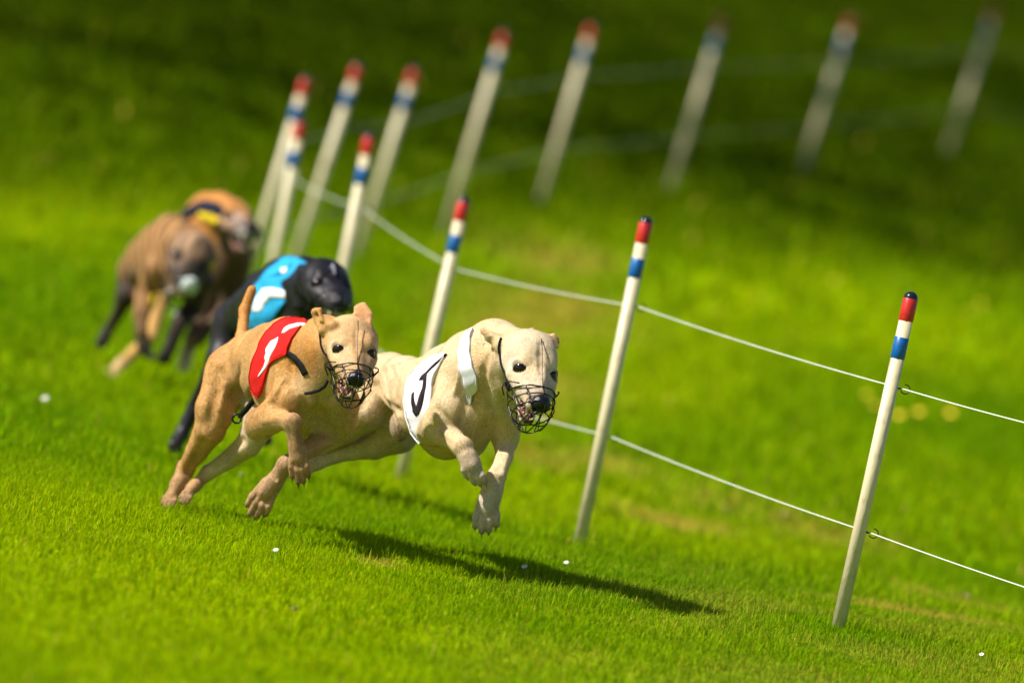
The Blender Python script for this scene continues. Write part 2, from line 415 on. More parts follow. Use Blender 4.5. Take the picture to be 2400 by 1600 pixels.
for i, (px, py, s_, lab) in enumerate([(1836, 1222, .016, "brown clod of soil in the worn grass left of the nearest post"), (1700, 1204, .010, "small brown clod near the middle post's lower string"), (2265, 1412, .012, "dry brown tuft of soil right of the nearest post's foot"),
                                (688, 1440, .007, "tiny dark clod in the foreground grass"), (560, 1140, .006, "flying crumb of turf by the fawn dog's hind paws"), (507, 1153, .005, "tiny crumb of soil between the fawn dog's paws"), (1350, 1210, .008, "little brown clod beside the base of the middle post")]):
    B, D = hit(px, py); P_ = []; F_ = []
    g = Geo(); g.lathe(B - np.array([0, 0, .002]), [0, 0, 1], [(0, s_ * .6), (s_ * .35, s_), (s_ * .8, s_ * .7), (s_ * 1.1, s_ * .2)], 9)
    g.v = [tuple(np.array(v) + _r.normal(0, s_ * .14, 3) + np.array([0, 0, .03 if i == 4 else .012])) for v in g.v]
    tag(g.build("soil_clod", M_CLOD, loc=B), label=lab, cat="clod", group="clods of turf")
# ------------------------------------------------------------------ sculpting by smooth-blended distance fields
def V3(*a): return np.array(a, float)
def unit(v): v = np.asarray(v, float); return v / (np.linalg.norm(v) + 1e-12)

class Sculpt:
    """primitives in the dog's own axes (x right, y up, z towards its nose end), blended smoothly and skinned as ONE surface"""
    def __init__(s, ox, oy): s.ox = ox; s.oy = oy; s.P = []
    def L(s, p): return V3(p[0] - s.ox, -(p[1] - s.oy), p[2])
    def cone(s, a, b, ra, rb, k=12, col=None, t=False, op='add', flow=None, raw=False):
        if not raw: a = s.L(a); b = s.L(b)
        s.P.append(dict(ty='cone', a=a, b=b, ra=ra, rb=rb, k=k, col=col, t=t, op=op, flow=unit(b - a) if flow is None else unit(flow)))
    def econe(s, a, b, e1, e2, up, k=15, col=None, t=False, flow=None, raw=False, op='add'):
        if not raw: a = s.L(a); b = s.L(b)
        s.P.append(dict(ty='econe', a=a, b=b, e1=e1, e2=e2, up=up, k=k, col=col, t=t, op=op, flow=unit(b - a) if flow is None else unit(flow)))
    def ell(s, c, r, ax=None, k=12, col=None, t=False, op='add', flow=(0, -1, 0), raw=False):
        if not raw: c = s.L(c)
        ax = np.eye(3) if ax is None else np.array(ax)
        s.P.append(dict(ty='ell', c=c, r=np.array(r, float), ax=ax, k=k, col=col, t=t, op=op, flow=unit(flow)))
    @staticmethod
    def dist(p, X):
        if p['ty'] == 'cone':
            a = p['a']; ba = p['b'] - a; d = X - a
            t = np.clip((d @ ba) / max(ba @ ba, 1e-9), 0, 1)
            q = d - t[..., None] * ba
            return np.sqrt((q * q).sum(-1)) - (p['ra'] + (p['rb'] - p['ra']) * t)
        if p['ty'] == 'ell':
            q = (X - p['c']) @ p['ax'].T / p['r']
            n = np.sqrt((q * q).sum(-1)); g = q / p['r']; gn = np.sqrt((g * g).sum(-1)) + 1e-9
            return n * (n - 1.0) / gn
        a = p['a']; ba = p['b'] - a; Ln = np.linalg.norm(ba); ax = ba / Ln
        up = unit(np.asarray(p['up'], float) - ax * np.dot(p['up'], ax)); sd = np.cross(ax, up)
        d = X - a; ta = d @ ax; t = np.clip(ta / Ln, 0, 1); over = ta - t * Ln
        h = p['e1'][0] + (p['e2'][0] - p['e1'][0]) * t; w = p['e1'][1] + (p['e2'][1] - p['e1'][1]) * t
        m = np.minimum(h, w)
        du = (d @ up) / h; ds = (d @ sd) / w; da = over / m
        n = np.sqrt(du * du + ds * ds + da * da); gn = np.sqrt((du / h) ** 2 + (ds / w) ** 2 + (da / m) ** 2) + 1e-9
        return n * (n - 1.0) / gn
    def surf(s, px, py):
        X = np.zeros((260, 3)); q = s.L((px, py, 0)); X[:, 0] = q[0]; X[:, 1] = q[1]; X[:, 2] = np.linspace(500, -500, 260)
        f = s.field(X); i = np.argmax(f < 0)
        if not (f < 0).any(): i = int(np.argmin(f))
        return X[i]
    def groove(s, pts, r=9.0, depth=4.0, k=12.0):
        q = [s.surf(*p) for p in pts]; out = []
        for x in q:
            g = np.array([float(s.field((x + e)[None])[0] - s.field((x - e)[None])[0]) for e in np.eye(3)]); out.append(x + unit(g) * (r - depth))
        for a, b in zip(out[:-1], out[1:]): s.cone(a, b, r, r, k, None, op='sub', raw=True)
    def ridge(s, pts, r=6.0, up=2.0, k=9.0, col=None):
        q = [s.surf(*p) for p in pts]; out = []
        for x in q:
            g = np.array([float(s.field((x + e)[None])[0] - s.field((x - e)[None])[0]) for e in np.eye(3)]); out.append(x - unit(g) * (r - up))
        for a, b in zip(out[:-1], out[1:]): s.cone(a, b, r, r * .8, k, col, raw=True)
    @staticmethod
    def smin(a, b, k):
        h = np.maximum(k - np.abs(a - b), 0) / k
        return np.minimum(a, b) - h * h * k * .25
    def box(s, p):
        if p['ty'] == 'ell': R = p['r'].max(); return p['c'] - R, p['c'] + R
        R = max(p['ra'], p['rb']) if p['ty'] == 'cone' else max(max(p['e1']), max(p['e2']))
        return np.minimum(p['a'], p['b']) - R, np.maximum(p['a'], p['b']) + R
    def field(s, X, torso=False):
        F = np.full(X.shape[:-1], 1e3)
        for p in s.P:
            if torso and not p['t']: continue
            d = s.dist(p, X)
            F = s.smin(F, d, p['k']) if p['op'] == 'add' else -s.smin(-F, d, p['k'])
        return F
    def skin(s, h):
        lo = np.min([s.box(p)[0] for p in s.P if p['op'] == 'add'], 0) - 4 * h; hi = np.max([s.box(p)[1] for p in s.P if p['op'] == 'add'], 0) + 4 * h
        n = np.ceil((hi - lo) / h).astype(int) + 1
        F = np.full(n, 1e3, np.float32)
        gxs = [lo[i] + h * np.arange(n[i]) for i in range(3)]
        for p in s.P:
            a, b = s.box(p); pad = p['k'] + 3 * h
            i0 = np.maximum(((a - pad - lo) / h).astype(int), 0); i1 = np.minimum(((b + pad - lo) / h).astype(int) + 2, n)
            if (i1 <= i0).any(): continue
            X = np.stack(np.meshgrid(*[gxs[i][i0[i]:i1[i]] for i in range(3)], indexing='ij'), -1)
            sl = tuple(slice(i0[i], i1[i]) for i in range(3))
            d = s.dist(p, X)
            F[sl] = s.smin(F[sl], d, p['k']) if p['op'] == 'add' else -s.smin(-F[sl], d, p['k'])
        return surface_nets(F, lo, h)
    def paint(s, X):
        """blended colour and hair direction at surface points"""
        W = np.zeros(len(X)); C = np.zeros((len(X), 3)); Fl = np.zeros((len(X), 3)); last = None
        for p in s.P:
            if p['op'] != 'add' or p['col'] is None: continue
            d = s.dist(p, X); w = np.exp(-np.clip(d, -3, 200) / p.get('soft', 5.0)) + 1e-12
            W += w; C += w[:, None] * np.array(p['col']); Fl += w[:, None] * p['flow']
        return C / W[:, None], Fl / (np.linalg.norm(Fl, axis=1, keepdims=True) + 1e-9)

def surface_nets(F, lo, h):
    I = F < 0
    c = np.zeros(tuple(np.array(F.shape) - 1), np.int8)
    for dx in (0, 1):
        for dy in (0, 1):
            for dz in (0, 1):
                c += I[dx:F.shape[0] - 1 + dx, dy:F.shape[1] - 1 + dy, dz:F.shape[2] - 1 + dz]
    act = (c > 0) & (c < 8); idx = np.argwhere(act)
    num = np.full(act.shape, -1, np.int64); num[act] = np.arange(len(idx))
    S = np.zeros((len(idx), 3)); N = np.zeros(len(idx))
    cor = [(x, y, z) for x in (0, 1) for y in (0, 1) for z in (0, 1)]
    for a in cor:
        for ax in range(3):
            if a[ax]: continue
            b = list(a); b[ax] = 1
            fa = F[idx[:, 0] + a[0], idx[:, 1] + a[1], idx[:, 2] + a[2]]; fb = F[idx[:, 0] + b[0], idx[:, 1] + b[1], idx[:, 2] + b[2]]
            m = (fa < 0) != (fb < 0); t = np.where(m, fa / np.where(m, fa - fb, 1), 0)
            q = np.tile(np.array(a, float), (len(idx), 1)); q[:, ax] += t
            S[m] += q[m]; N += m
    P = lo + h * (idx + S / N[:, None])
    Q = []
    for ax in range(3):
        o = [i for i in range(3) if i != ax]
        sl0 = [slice(1, -1)] * 3; sl1 = [slice(1, -1)] * 3
        A = np.swapaxes(F, 0, ax) < 0
        m = A[:-1] != A[1:]
        m = np.swapaxes(m, 0, ax)
        e = np.argwhere(m)
        ok = (e[:, o[0]] > 0) & (e[:, o[1]] > 0) & (e[:, o[0]] < F.shape[o[0]] - 1) & (e[:, o[1]] < F.shape[o[1]] - 1)
        e = e[ok]
        def cell(d0, d1):
            k = e.copy(); k[:, o[0]] -= d0; k[:, o[1]] -= d1; return num[k[:, 0], k[:, 1], k[:, 2]]
        q = np.stack([cell(1, 1), cell(0, 1), cell(0, 0), cell(1, 0)], 1)
        ins = F[e[:, 0], e[:, 1], e[:, 2]] < 0
        if ax == 1: ins = ~ins
        q[~ins] = q[~ins][:, ::-1]
        Q.append(q[(q >= 0).all(1)])
    return P, np.concatenate(Q)

def vnormals(P, Q):
    n = np.cross(P[Q[:, 2]] - P[Q[:, 0]], P[Q[:, 3]] - P[Q[:, 1]])
    N = np.zeros_like(P)
    for k in range(4): np.add.at(N, Q[:, k], n)
    return N / (np.linalg.norm(N, axis=1, keepdims=True) + 1e-9)

class Dog:
    def __init__(s, ox, oy, D, label, group="racing dogs on the course"):
        s.S = Sculpt(ox, oy); s.D = D; s.sc = D / FPX; s.o = at(ox, oy, D); s.label = label
        gxy = s.o.copy(); gxy[2] = float(ground(s.o[0], s.o[1]))
        s.root = empty("racing_dog", gxy, label=label, cat="dog", group=group)
    def W(s, X):
        X = np.asarray(X, float)
        return s.o + s.sc * (X[..., 0:1] * cR + X[..., 1:2] * cU - X[..., 2:3] * cF)
    def seat(s, p):   # for checking feet heights
        w = s.W(s.S.L(p)); return round(float(w[2] - ground(w[0], w[1])), 3)

    # --- anatomy
    def trunk(s, st, up, col, under=None):
        for (p, h, w), (q, h2, w2) in zip(st[:-1], st[1:]):
            s.S.econe(p, q, (h, w), (h2, w2), up, 26, col, t=True)
            if under is not None:
                a = s.S.L(p); b = s.S.L(q); u = unit(up)
                s.S.econe(a - u * h * .42, b - u * h2 * .42, (h * .55, w * .72), (h2 * .55, w2 * .72), up, 26, under, t=True, raw=True)
    def limb(s, pts, col, k=16):
        """[(point, radius)] from the body to the wrist or hock"""
        for i, ((p, r), (q, r2)) in enumerate(zip(pts[:-1], pts[1:])): s.S.cone(p, q, r, r2, (k, max(8, k * .55), 5, 4, 4, 4)[min(i, 5)], col)
    def paw(s, wrist, knuckle, tip, lat, r0, width, col, dark=(.03, .02, .015), nail=14, toecol=None):
        S = s.S; w = S.L(wrist); kn = S.L(knuckle); tp = S.L(tip); lat = unit(lat); toecol = toecol or col
        S.cone(w, kn, r0, width * .40, 12, col, raw=True)
        ax = unit(tp - kn); out = unit(np.cross(lat, ax)); 
        if out[2] < 0: out = -out
        Ln = np.linalg.norm(tp - kn); tr = width * .165
        for i, (o, ln) in enumerate(((-.40, .76), (-.135, 1.04), (.14, 1.0), (.41, .76))):
            a = kn + lat * width * o * .75 - ax * Ln * .35
            m = kn + lat * width * o * 1.02 + ax * Ln * ln * .45 + out * tr * .75
            e = kn + lat * width * o * 1.08 + ax * Ln * ln * .92
            S.cone(a, m, tr * .80, tr * .95, 4.0, toecol, raw=True); S.cone(m, e, tr * .98, tr * .86, 3.5, toecol, raw=True)
            if nail: S.cone(e + ax * tr * .5 + out * 1.5, e + ax * (tr * .5 + nail) - out * 3, 3.2, .9, 1.5, dark, raw=True)
        S.ell(kn + ax * Ln * .25 - out * tr * .8, (width * .30, width * .30, width * .2), None, 8, col, raw=True)

    def head(s, mid, nose, ang, g, col, muz, ear, depth=115.0, jaw=(0, -72, 98), cheek=None, stripe=None, crown=0.0):
        S = s.S; m = S.L(mid); s.hm = m; s.hg = g
        dx = nose[0] - mid[0]; dy = -(nose[1] - mid[1]); zz = math.sqrt(max((depth * g) ** 2 - dx * dx - dy * dy, 100))
        f = unit(V3(dx, dy, zz)); e = V3(math.cos(math.radians(ang)), -math.sin(math.radians(ang)), 0)
        # the eyes' line is across the head: choose its depth so that it is square to the muzzle
        e[2] = -(e[0] * f[0] + e[1] * f[1]) / f[2]; lat = unit(e); up = unit(np.cross(f, lat))
        s.hx = np.stack([lat, up, f]); H = lambda x, y, z: m + g * (x * lat + y * up + z * f)
        s.H = H; ax = s.hx; fl = -f; cheek = cheek or col
        def E(c, r, k, cl, op='add', soft=None):
            S.ell(H(*c), np.array(r) * g, ax, k * g, cl, op=op, flow=fl, raw=True)
            if soft: S.P[-1]['soft'] = soft
        def C(a, b, ra, rb, k, cl, op='add', soft=None):
            S.cone(H(*a), H(*b), ra * g, rb * g, k * g, cl, op=op, flow=fl, raw=True)
            if soft: S.P[-1]['soft'] = soft
        E((0, 4 - crown, -40), (54, 40 - crown * .3, 50), 14, col)
        E((0, -16, -62), (56, 50, 46), 24, col)
        for q in (-1, 1):
            E((q * 37, -20, -30), (24, 32, 36), 18, cheek)
            E((q * 25, 18, -10), (17, 13, 20), 13, col)
            C((q * 35, -16, 12), (q * 25, -18, 58), 25, 19, 16, cheek)
        S.econe(H(0, -10, 0), H(0, -7, 96), (33 * g, 44 * g), (20 * g, 25 * g), up, 16 * g, muz, flow=fl, raw=True)
        C((0, 12, -20), (0, 6, 80), 17, 12, 16, col)
        for q in (-1, 1):
            C((q * 25, -25, 30), (q * 13, -17, 97), 14, 11, 9, muz)
            C((q * 29, -38, 26), (q * 15, -28, 99), 3.4, 3.2, 3, (.012, .009, .009), soft=1.6)
        # lower jaw, hanging open
        jx, jy, jz = jaw; s.jaw = jaw
        C((0, -46, -32), (jx, jy, jz - 12), 25, 10, 12, cheek)
        for q in (-1, 1):
            C((q * 20, -44, -8), (jx + q * 9, jy + 1, jz - 6), 12, 7.5, 7, cheek)
            C((q * 21, -46, 18), (jx + q * 11, jy + 7, jz - 4), 4.4, 3.8, 3, (.012, .009, .009), soft=1.6)
        C((jx - 7, jy + 5, jz + 1), (jx + 7, jy + 5, jz + 1), 4, 4, 3, (.012, .009, .009), soft=1.6)
        S.econe(H(0, -42, 20), H(jx * .5, -46 + .12 * (jy + 72), 116), (7 * g, 21 * g), (14 * g, 21 * g), up, 3 * g, None, flow=fl, raw=True, op='sub')
        # eye sockets with dark rims
        for q in (-1, 1):
            E((q * 34, 1, 6), (21, 17.5, 16), 3, (.016, .010, .008), soft=1.0)
            E((q * 36, 1, 18), (17, 13.5, 11.5), 3, None, 'sub')
        for q in (-1, 1):
            E((q * 26, 15, 2), (14, 7, 11), 9, col)
            E((q * 41, -13, 2), (9, 5, 11), 9, cheek)
        fp = s.snap([H(0, 46, -28), H(0, 40, -5), H(0, 30, 22), H(0, 24, 40)], 4.4 * g)
        for a_, b_ in zip(fp[:-1], fp[1:]): S.cone(a_, b_, 6 * g, 6 * g, 9 * g, None, op='sub', raw=True)
        if stripe: C((0, 40, -30), (0, 14, 70), 6, 5, 3, stripe)
        return H
    def ear(s, pts, thick, wide, col, inner, normal, cup=True):
        """pts: [(point, half width)] from root to tip, flat towards 'normal'"""
        S = s.S
        for (p, h), (q, h2) in zip(pts[:-1], pts[1:]):
            a = S.L(p); b = S.L(q); up = unit(np.cross(unit(b - a), normal))
            S.econe(a, b, (h, thick), (h2, thick * .8), up, 7, col, raw=True)
            S.P[-1]['soft'] = 2.5
        if cup:
            c = sum(S.L(p) for p, h in pts) / len(pts); hm = sum(h for p, h in pts) / len(pts)
            a = S.L(pts[0][0]); b = S.L(pts[-1][0]); axx = unit(b - a); up = unit(np.cross(axx, normal)); nn = unit(normal)
            S.ell(c + nn * thick * 1.1, (hm * .72, np.linalg.norm(b - a) * .45, thick * 1.25), [up, axx, nn], 4, None, op='sub', raw=True)
            S.P[-1]['op'] = 'sub'
            if inner is not None:
                S.ell(c - nn * thick * .1, (hm * .55, np.linalg.norm(b - a) * .38, thick * .35), [up, axx, nn], 2, inner, raw=True); S.P[-1]['soft'] = 2.0

    def build(s, h, material, mottled=None, furmask=None, fur=0, furlen=9.0, seed=1, bellylight=None):
        P, Q = s.S.skin(h)
        N = vnormals(P, Q)
        if ((P + N * 2 - P) * N).sum() < 0: N = -N
        F1 = s.S.field(P[:400] + N[:400] * h); F0 = s.S.field(P[:400] - N[:400] * h)
        if F1.mean() < F0.mean(): Q = Q[:, ::-1]; N = -N
        C, Fl = s.S.paint(P)
        if mottled is not None: C = mottled(P, N, C)
        if hasattr(s, 'hm'):
            q = (P - s.hm) @ s.hx.T / s.hg; t = np.clip((q[:, 2] + 32) / (s.jaw[2] + 20), 0, 1); yj = -46 + (s.jaw[1] + 46) * t; xj = s.jaw[0] * t
            m = (np.abs(q[:, 0] - xj) < 19) & (q[:, 2] > 6) & (q[:, 2] < 108) & (q[:, 1] < -27) & (q[:, 1] > yj + 5)
            C = np.where(m[:, None], np.array([.16, .045, .04]), C)
        s.P, s.N, s.Q, s.C = P, N, Q, C
        s.body = mesh_obj("body", s.W(P), Q, material, s.root, cols=C)
        fw = Fl - N * (Fl * N).sum(1, keepdims=True); fw /= np.linalg.norm(fw, axis=1, keepdims=True) + 1e-6
        fw = fw[:, 0:1] * cR + fw[:, 1:2] * cU - fw[:, 2:3] * cF
        fa = s.body.data.attributes.new("Flow", 'FLOAT_VECTOR', 'POINT'); fa.data.foreach_set("vector", fw.astype(np.float32).ravel())
        if fur:
            r = np.random.default_rng(seed)
            vis = np.where(N[:, 2] > -.3)[0]
            i = r.choice(vis, fur); p = P[i] + r.uniform(-h * .5, h * .5, (fur, 3)); n = N[i]; f = Fl[i]
            hz = s.S.L((0, 0, 0))
            f = f - n * (f * n).sum(1, keepdims=True); f /= np.linalg.norm(f, axis=1, keepdims=True) + 1e-6
            swirl = np.sin(P[i] @ np.array([.031, .042, .027]) + 1.3) * .35 + r.normal(0, .22, fur)
            b = np.cross(n, f); f = f * np.cos(swirl)[:, None] + b * np.sin(swirl)[:, None]
            if hasattr(s, 'hm'):
                hd = np.linalg.norm(p - s.hm - s.hx[2] * 30 * s.hg, axis=1); ln = np.where(hd < 115 * s.hg, .6, 1.0)
                for q in (-1, 1):
                    ey = s.H(q * 40, 1, 4); ok = np.linalg.norm(p - ey, axis=1) > 21.5 * s.hg; ln = ln * np.where(ok, 1, .02)
            else: ln = np.ones(fur)
            if furmask is not None: ln = ln * furmask(P[i])
            dark = C[i].sum(1) < .09; ln = np.where(dark, ln * .1, ln)
            L = furlen * r.uniform(.5, 1.4, fur) * ln
            d = f * .97 + n * np.where(r.random(fur) < .08, r.uniform(.03, .15, fur), r.uniform(-.01, .02, fur))[:, None]
            root = p + n * .22; tip = root + d * L[:, None]
            w = np.cross(n, d) + .25 * np.cross(d, V3(0, 0, 1)); w /= np.linalg.norm(w, axis=1, keepdims=True) + 1e-6; w = w * np.where((np.cross(w, d) * n).sum(1, keepdims=True) < 0, -1.0, 1.0); w = w * (r.uniform(.3, .65, fur) * (L > 1))[:, None]
            V = np.stack([root - w, root + w, tip], 1).reshape(-1, 3)
            F = (np.arange(fur) * 3)[:, None] + np.array([[0, 1, 2]])
            cc = C[i] * 1.36 * (r.lognormal(.02, .20, fur) * np.exp(.14 * np.sin(P[i] @ V3(.5, .23, .41)) * np.sin(P[i] @ V3(-.21, .47, .33))))[:, None]
            ho = mesh_obj("coat_hair", s.W(V), F, M_FUR, s.root, smooth=True, cols=np.repeat(cc, 3, 0))
            nn = n + f * .25 + r.normal(0, .10, n.shape); nn /= np.linalg.norm(nn, axis=1, keepdims=True)
            nw = nn[:, 0:1] * cR + nn[:, 1:2] * cU - nn[:, 2:3] * cF
            ho.data.normals_split_custom_set_from_vertices(np.repeat(nw, 3, 0).tolist())
        return s.body

    # --- things worn: outlines laid on the trunk
    def drape(s, poly, name, material, parent, off=4.5, step=7.0, torso=True, skirt=True, full=False, bend=0.0, seed=0, hem=0, hemmat=None):
        from mathutils.geometry import delaunay_2d_cdt
        pl = [s.S.L((x, y, 0))[:2] for x, y in poly]
        bd = []
        for a, b in zip(pl, pl[1:] + pl[:1]):
            n = max(1, int(np.linalg.norm(b - a) / step)); bd += [a + (b - a) * k / n for k in range(n)]
        nb = len(bd); xsn = np.array(bd)
        pts = [Vector(p) for p in bd]
        lo = xsn.min(0); hi = xsn.max(0)
        for i, x in enumerate(np.arange(lo[0], hi[0], step)):
            for y in np.arange(lo[1] + (i % 2) * step / 2, hi[1], step):
                q = np.array([x, y]); 
                ins = False
                for k in range(nb):
                    a = bd[k]; b = bd[(k + 1) % nb]
                    if (a[1] > y) != (b[1] > y) and x < (b[0] - a[0]) * (y - a[1]) / (b[1] - a[1]) + a[0]: ins = not ins
                if ins and np.min(np.linalg.norm(xsn - q, axis=1)) > step * .55: pts.append(Vector((x, y)))
        vs, es, fs, _, _, _ = delaunay_2d_cdt(pts, [], [list(range(nb))], 1, 1e-5)
        xy = np.array([tuple(v) for v in vs])
        X = np.zeros((len(xy), 3)); X[:, :2] = xy
        zs = np.arange(520, -520, -5.0)
        best = np.full(len(xy), 1e9); zb = np.zeros(len(xy)); done = np.zeros(len(xy), bool)
        fld = lambda Y: s.S.field(Y, torso)
        prev = None
        for z in zs:
            Y = X.copy(); Y[:, 2] = z; f = fld(Y) - off
            hitn = (~done) & (f <= 0)
            if prev is not None:
                t = prev / np.maximum(prev - f, 1e-6); zb = np.where(hitn, z + 5 * (1 - np.clip(t, 0, 1)), zb)
            m = (~done) & (~hitn) & (f < best); best = np.where(m, f, best); zb = np.where(m, z, zb)
            done |= hitn; prev = f
        X[:, 2] = zb
        for it in range(6):
            f = fld(X) - off; e = 1.0
            g = np.stack([fld(X + V3(*(e if k == j else 0 for k in range(3)))) - fld(X - V3(*(e if k == j else 0 for k in range(3)))) for j in range(3)], 1) / (2 * e)
            g /= np.linalg.norm(g, axis=1, keepdims=True) + 1e-6
            X = X - g * np.clip(f, -12, 12)[:, None] * np.where(done, .5, 1.0)[:, None]
        if bend: X = X + g * (bend * (np.sin(X[:, 0] * .11 + X[:, 1] * .045 + seed) + .6 * np.sin(X[:, 0] * .05 - X[:, 1] * .16 + seed)))[:, None]
        F = [tuple(f) for f in fs]
        Vt = list(X)
        if hem:
            lp = [tuple(p_) for p_ in bd]; ix = [int(np.argmin(((xy - np.array(q_)) ** 2).sum(1))) for q_ in lp]
            ix = [a for a, b in zip(ix, ix[1:] + ix[:1]) if a != b]
            hg_ = Geo(); hg_.tube([s.W(X[a] + g[a] * .4) for a in ix], hem * s.sc, 6, closed=True); hg_.build("hem", hemmat or material, parent)
        if skirt:
            cnt = {}
            for f in F:
                for a, b in zip(f, f[1:] + f[:1]): cnt.setdefault((min(a, b), max(a, b)), []).append((a, b))
            mp = {}
            for k, v in cnt.items():
                if len(v) == 1:
                    a, b = v[0]
                    for q in (a, b):
                        if q not in mp: mp[q] = len(Vt); Vt.append(X[q] - g[q] * (off + 1.5))
                    F.append((b, a, mp[a], mp[b]))
        return mesh_obj(name, s.W(np.array(Vt)), F, material, parent)

    def eyes(s, material, sizes=16.5):
        g = s.hg
        for q in (-1, 1):
            c = s.H(q * 34.5, 1, 11.0); d = unit(s.hx[0] * q * .35 + s.hx[2] * .93); r = sizes * g
            geo = Geo(); prof = [(-r * .98, r * .1)] + [(-r * math.cos(t), r * math.sin(t)) for t in np.linspace(.3, 2.75, 16)] + [(r * .96, r * .2), (r, r * .02)]
            geo.lathe(c, d, prof, 24)
            mesh_obj("eye", s.W(np.array(geo.v)), geo.f, material, s.root)
    def nose(s, material, z=112.0, scale=1.0):
        T = Sculpt(0, 0); g = s.hg * scale; H = lambda x, y, zz: s.hm + s.hg * (x * scale * s.hx[0] + y * scale * s.hx[1] + zz * s.hx[2])
        T.ell(H(0, 1, z - 7), np.array((20, 19, 18)) * g, s.hx, 5, (0, 0, 0), raw=True)
        for q in (-1, 1):
            T.ell(H(q * 11, -2, z - 2), np.array((9.5, 12, 12)) * g, s.hx, 5, (0, 0, 0), raw=True)
            T.ell(H(q * 12, -4, z + 8), np.array((4.2, 3.4, 6)) * g, s.hx, 2, (0, 0, 0), op='sub', raw=True)
            T.ell(H(q * 18, -6, z + 2), np.array((4.5, 1.6, 8)) * g, s.hx, 2, (0, 0, 0), op='sub', raw=True)
        T.cone(H(0, -4, z + 9), H(0, -22, z - 1), 1.1 * g, 1.4 * g, 2, None, op='sub', raw=True)
        T.ell(H(0, -16, z - 6), np.array((9, 9, 9)) * g, s.hx, 4, (0, 0, 0), raw=True)
        P, Q = T.skin(1.6)
        N = vnormals(P, Q)
        if ((P - P.mean(0)) * N).sum() < 0: Q = Q[:, ::-1]
        mesh_obj("nose", s.W(P), Q, material, s.root)
    def snap(s, pts, off=2.5):
        X = np.array(pts, float)
        for it in range(10):
            f = s.S.field(X) - off
            g = np.stack([s.S.field(X + V3(*(1.0 if k == j else 0 for k in range(3)))) - s.S.field(X - V3(*(1.0 if k == j else 0 for k in range(3)))) for j in range(3)], 1)
            g /= np.linalg.norm(g, axis=1, keepdims=True) + 1e-6
            X = X - g * np.clip(f, -10, 10)[:, None] * .8
        return X
    def mouth(s, m_tongue, m_tooth, m_dark):
        H = s.H; g = s.hg; jx, jy, jz = s.jaw
        T = Sculpt(0, 0)
        T.econe(H(0, -47, 14), H(jx, jy + 13, jz - 22), (6 * g, 14 * g), (5 * g, 12 * g), s.hx[1], 6, (0, 0, 0), raw=True)
        T.cone(H(jx, jy + 13, jz - 22), H(jx + 2, jy + 9, jz - 8), 6.5 * g, 4.5 * g, 6, (0, 0, 0), raw=True)
        P, Q = T.skin(2.2); N = vnormals(P, Q)
        if ((P - P.mean(0)) * N).sum() < 0: Q = Q[:, ::-1]
        mesh_obj("tongue", s.W(P), Q, m_tongue, s.root)
        geo = Geo()
        def tooth(x, y, z, dy, ln, r):
            a = H(x, y, z); b = H(x * .96, y + dy * ln, z + 2)
            geo.tube([a, (a + b) / 2, b], [r * g, r * .75 * g, .5 * g], 7)
        for q in (-1, 1):
            tooth(q * 15, -27, 97, -1, 19, 4.4); tooth(jx + q * 11, jy + 8, jz - 4, 1, 17, 3.8)
            for k in range(6): tooth(q * (17 + k * 1.8), -29 - k * 1.6, 86 - k * 10, -1, 8 + (k % 2) * 2, 3.6)
            for k in range(6): tooth(jx * (1 - k * .12) + q * (12 + k * 1.7), jy + 9 + k * 3.0, jz - 16 - k * 11, 1, 7 + (k % 2) * 2, 3.2)
            for k in range(3): tooth(q * (2.6 + k * 4), -25, 105 - k * 1.5, -1, 7, 2.4); tooth(jx + q * (1.9 + k * 3), jy + 9, jz + 1 - k * 1.5, 1, 6, 2.1)
        mesh_obj("teeth", s.W(np.array(geo.v)), geo.f, m_tooth, s.root)
        T = Sculpt(0, 0)
        T.ell(H(0, -42, 8), np.array((21, 12, 24)) * g, s.hx, 4, (0, 0, 0), raw=True)
        P, Q = T.skin(3.0); N = vnormals(P, Q)
        if ((P - P.mean(0)) * N).sum() < 0: Q = Q[:, ::-1]
        mesh_obj("throat", s.W(P), Q, m_dark, s.root)
    def basket(s, r=1.4, rings=None, crown=True, straps=True, drop=0.0, seed=0, material=None, extra=True):
        """wire racing muzzle round the snout"""
        H = s.H; material = material or M_WIRE
        root = empty("wire_muzzle", s.W(H(0, -30, 80)) - parent_world(s.root)); root.parent = s.root
        rr = np.random.default_rng(seed)
        rings = rings or [((22, 76), (-84, 24), 51), ((20, 95), (-92, 54), 49), ((17, 116), (-94, 84), 44), ((4, 136), (-84, 118), 29)]
        def pt(i, a):
            (ty, tz), (by, bz), w = rings[i]
            c = math.cos(a); sn = math.sin(a)
            return V3(w * sn, (ty + by) / 2 + (ty - by) / 2 * c - drop, (tz + bz) / 2 + (tz - bz) / 2 * c)
        def tube(pts, rad, nm="wire", n=6, closed=False, mt=None):
            geo = Geo(); geo.tube([s.W(H(*p)) for p in pts], rad * s.hg * s.sc, n, closed=closed); return geo.build(nm, mt or material, root)
        g = Geo()
        for i in range(len(rings)):
            p = [pt(i, a) + rr.normal(0, .5, 3) for a in np.linspace(0, 2 * math.pi, 26)[:-1]]
            g.tube([s.W(H(*q)) for q in p], r * (1.25 if i == 0 else 1.0) * s.hg * s.sc, 6, closed=True)
        for a in np.radians([0, 42, 84, 126, 180, 234, 276, 318]):
            ctl = [pt(i, a + (.0 if i == 0 else .06)) for i in range(len(rings))]
            g.tube([s.W(H(*q)) for q in ctl], r * s.hg * s.sc, 6)
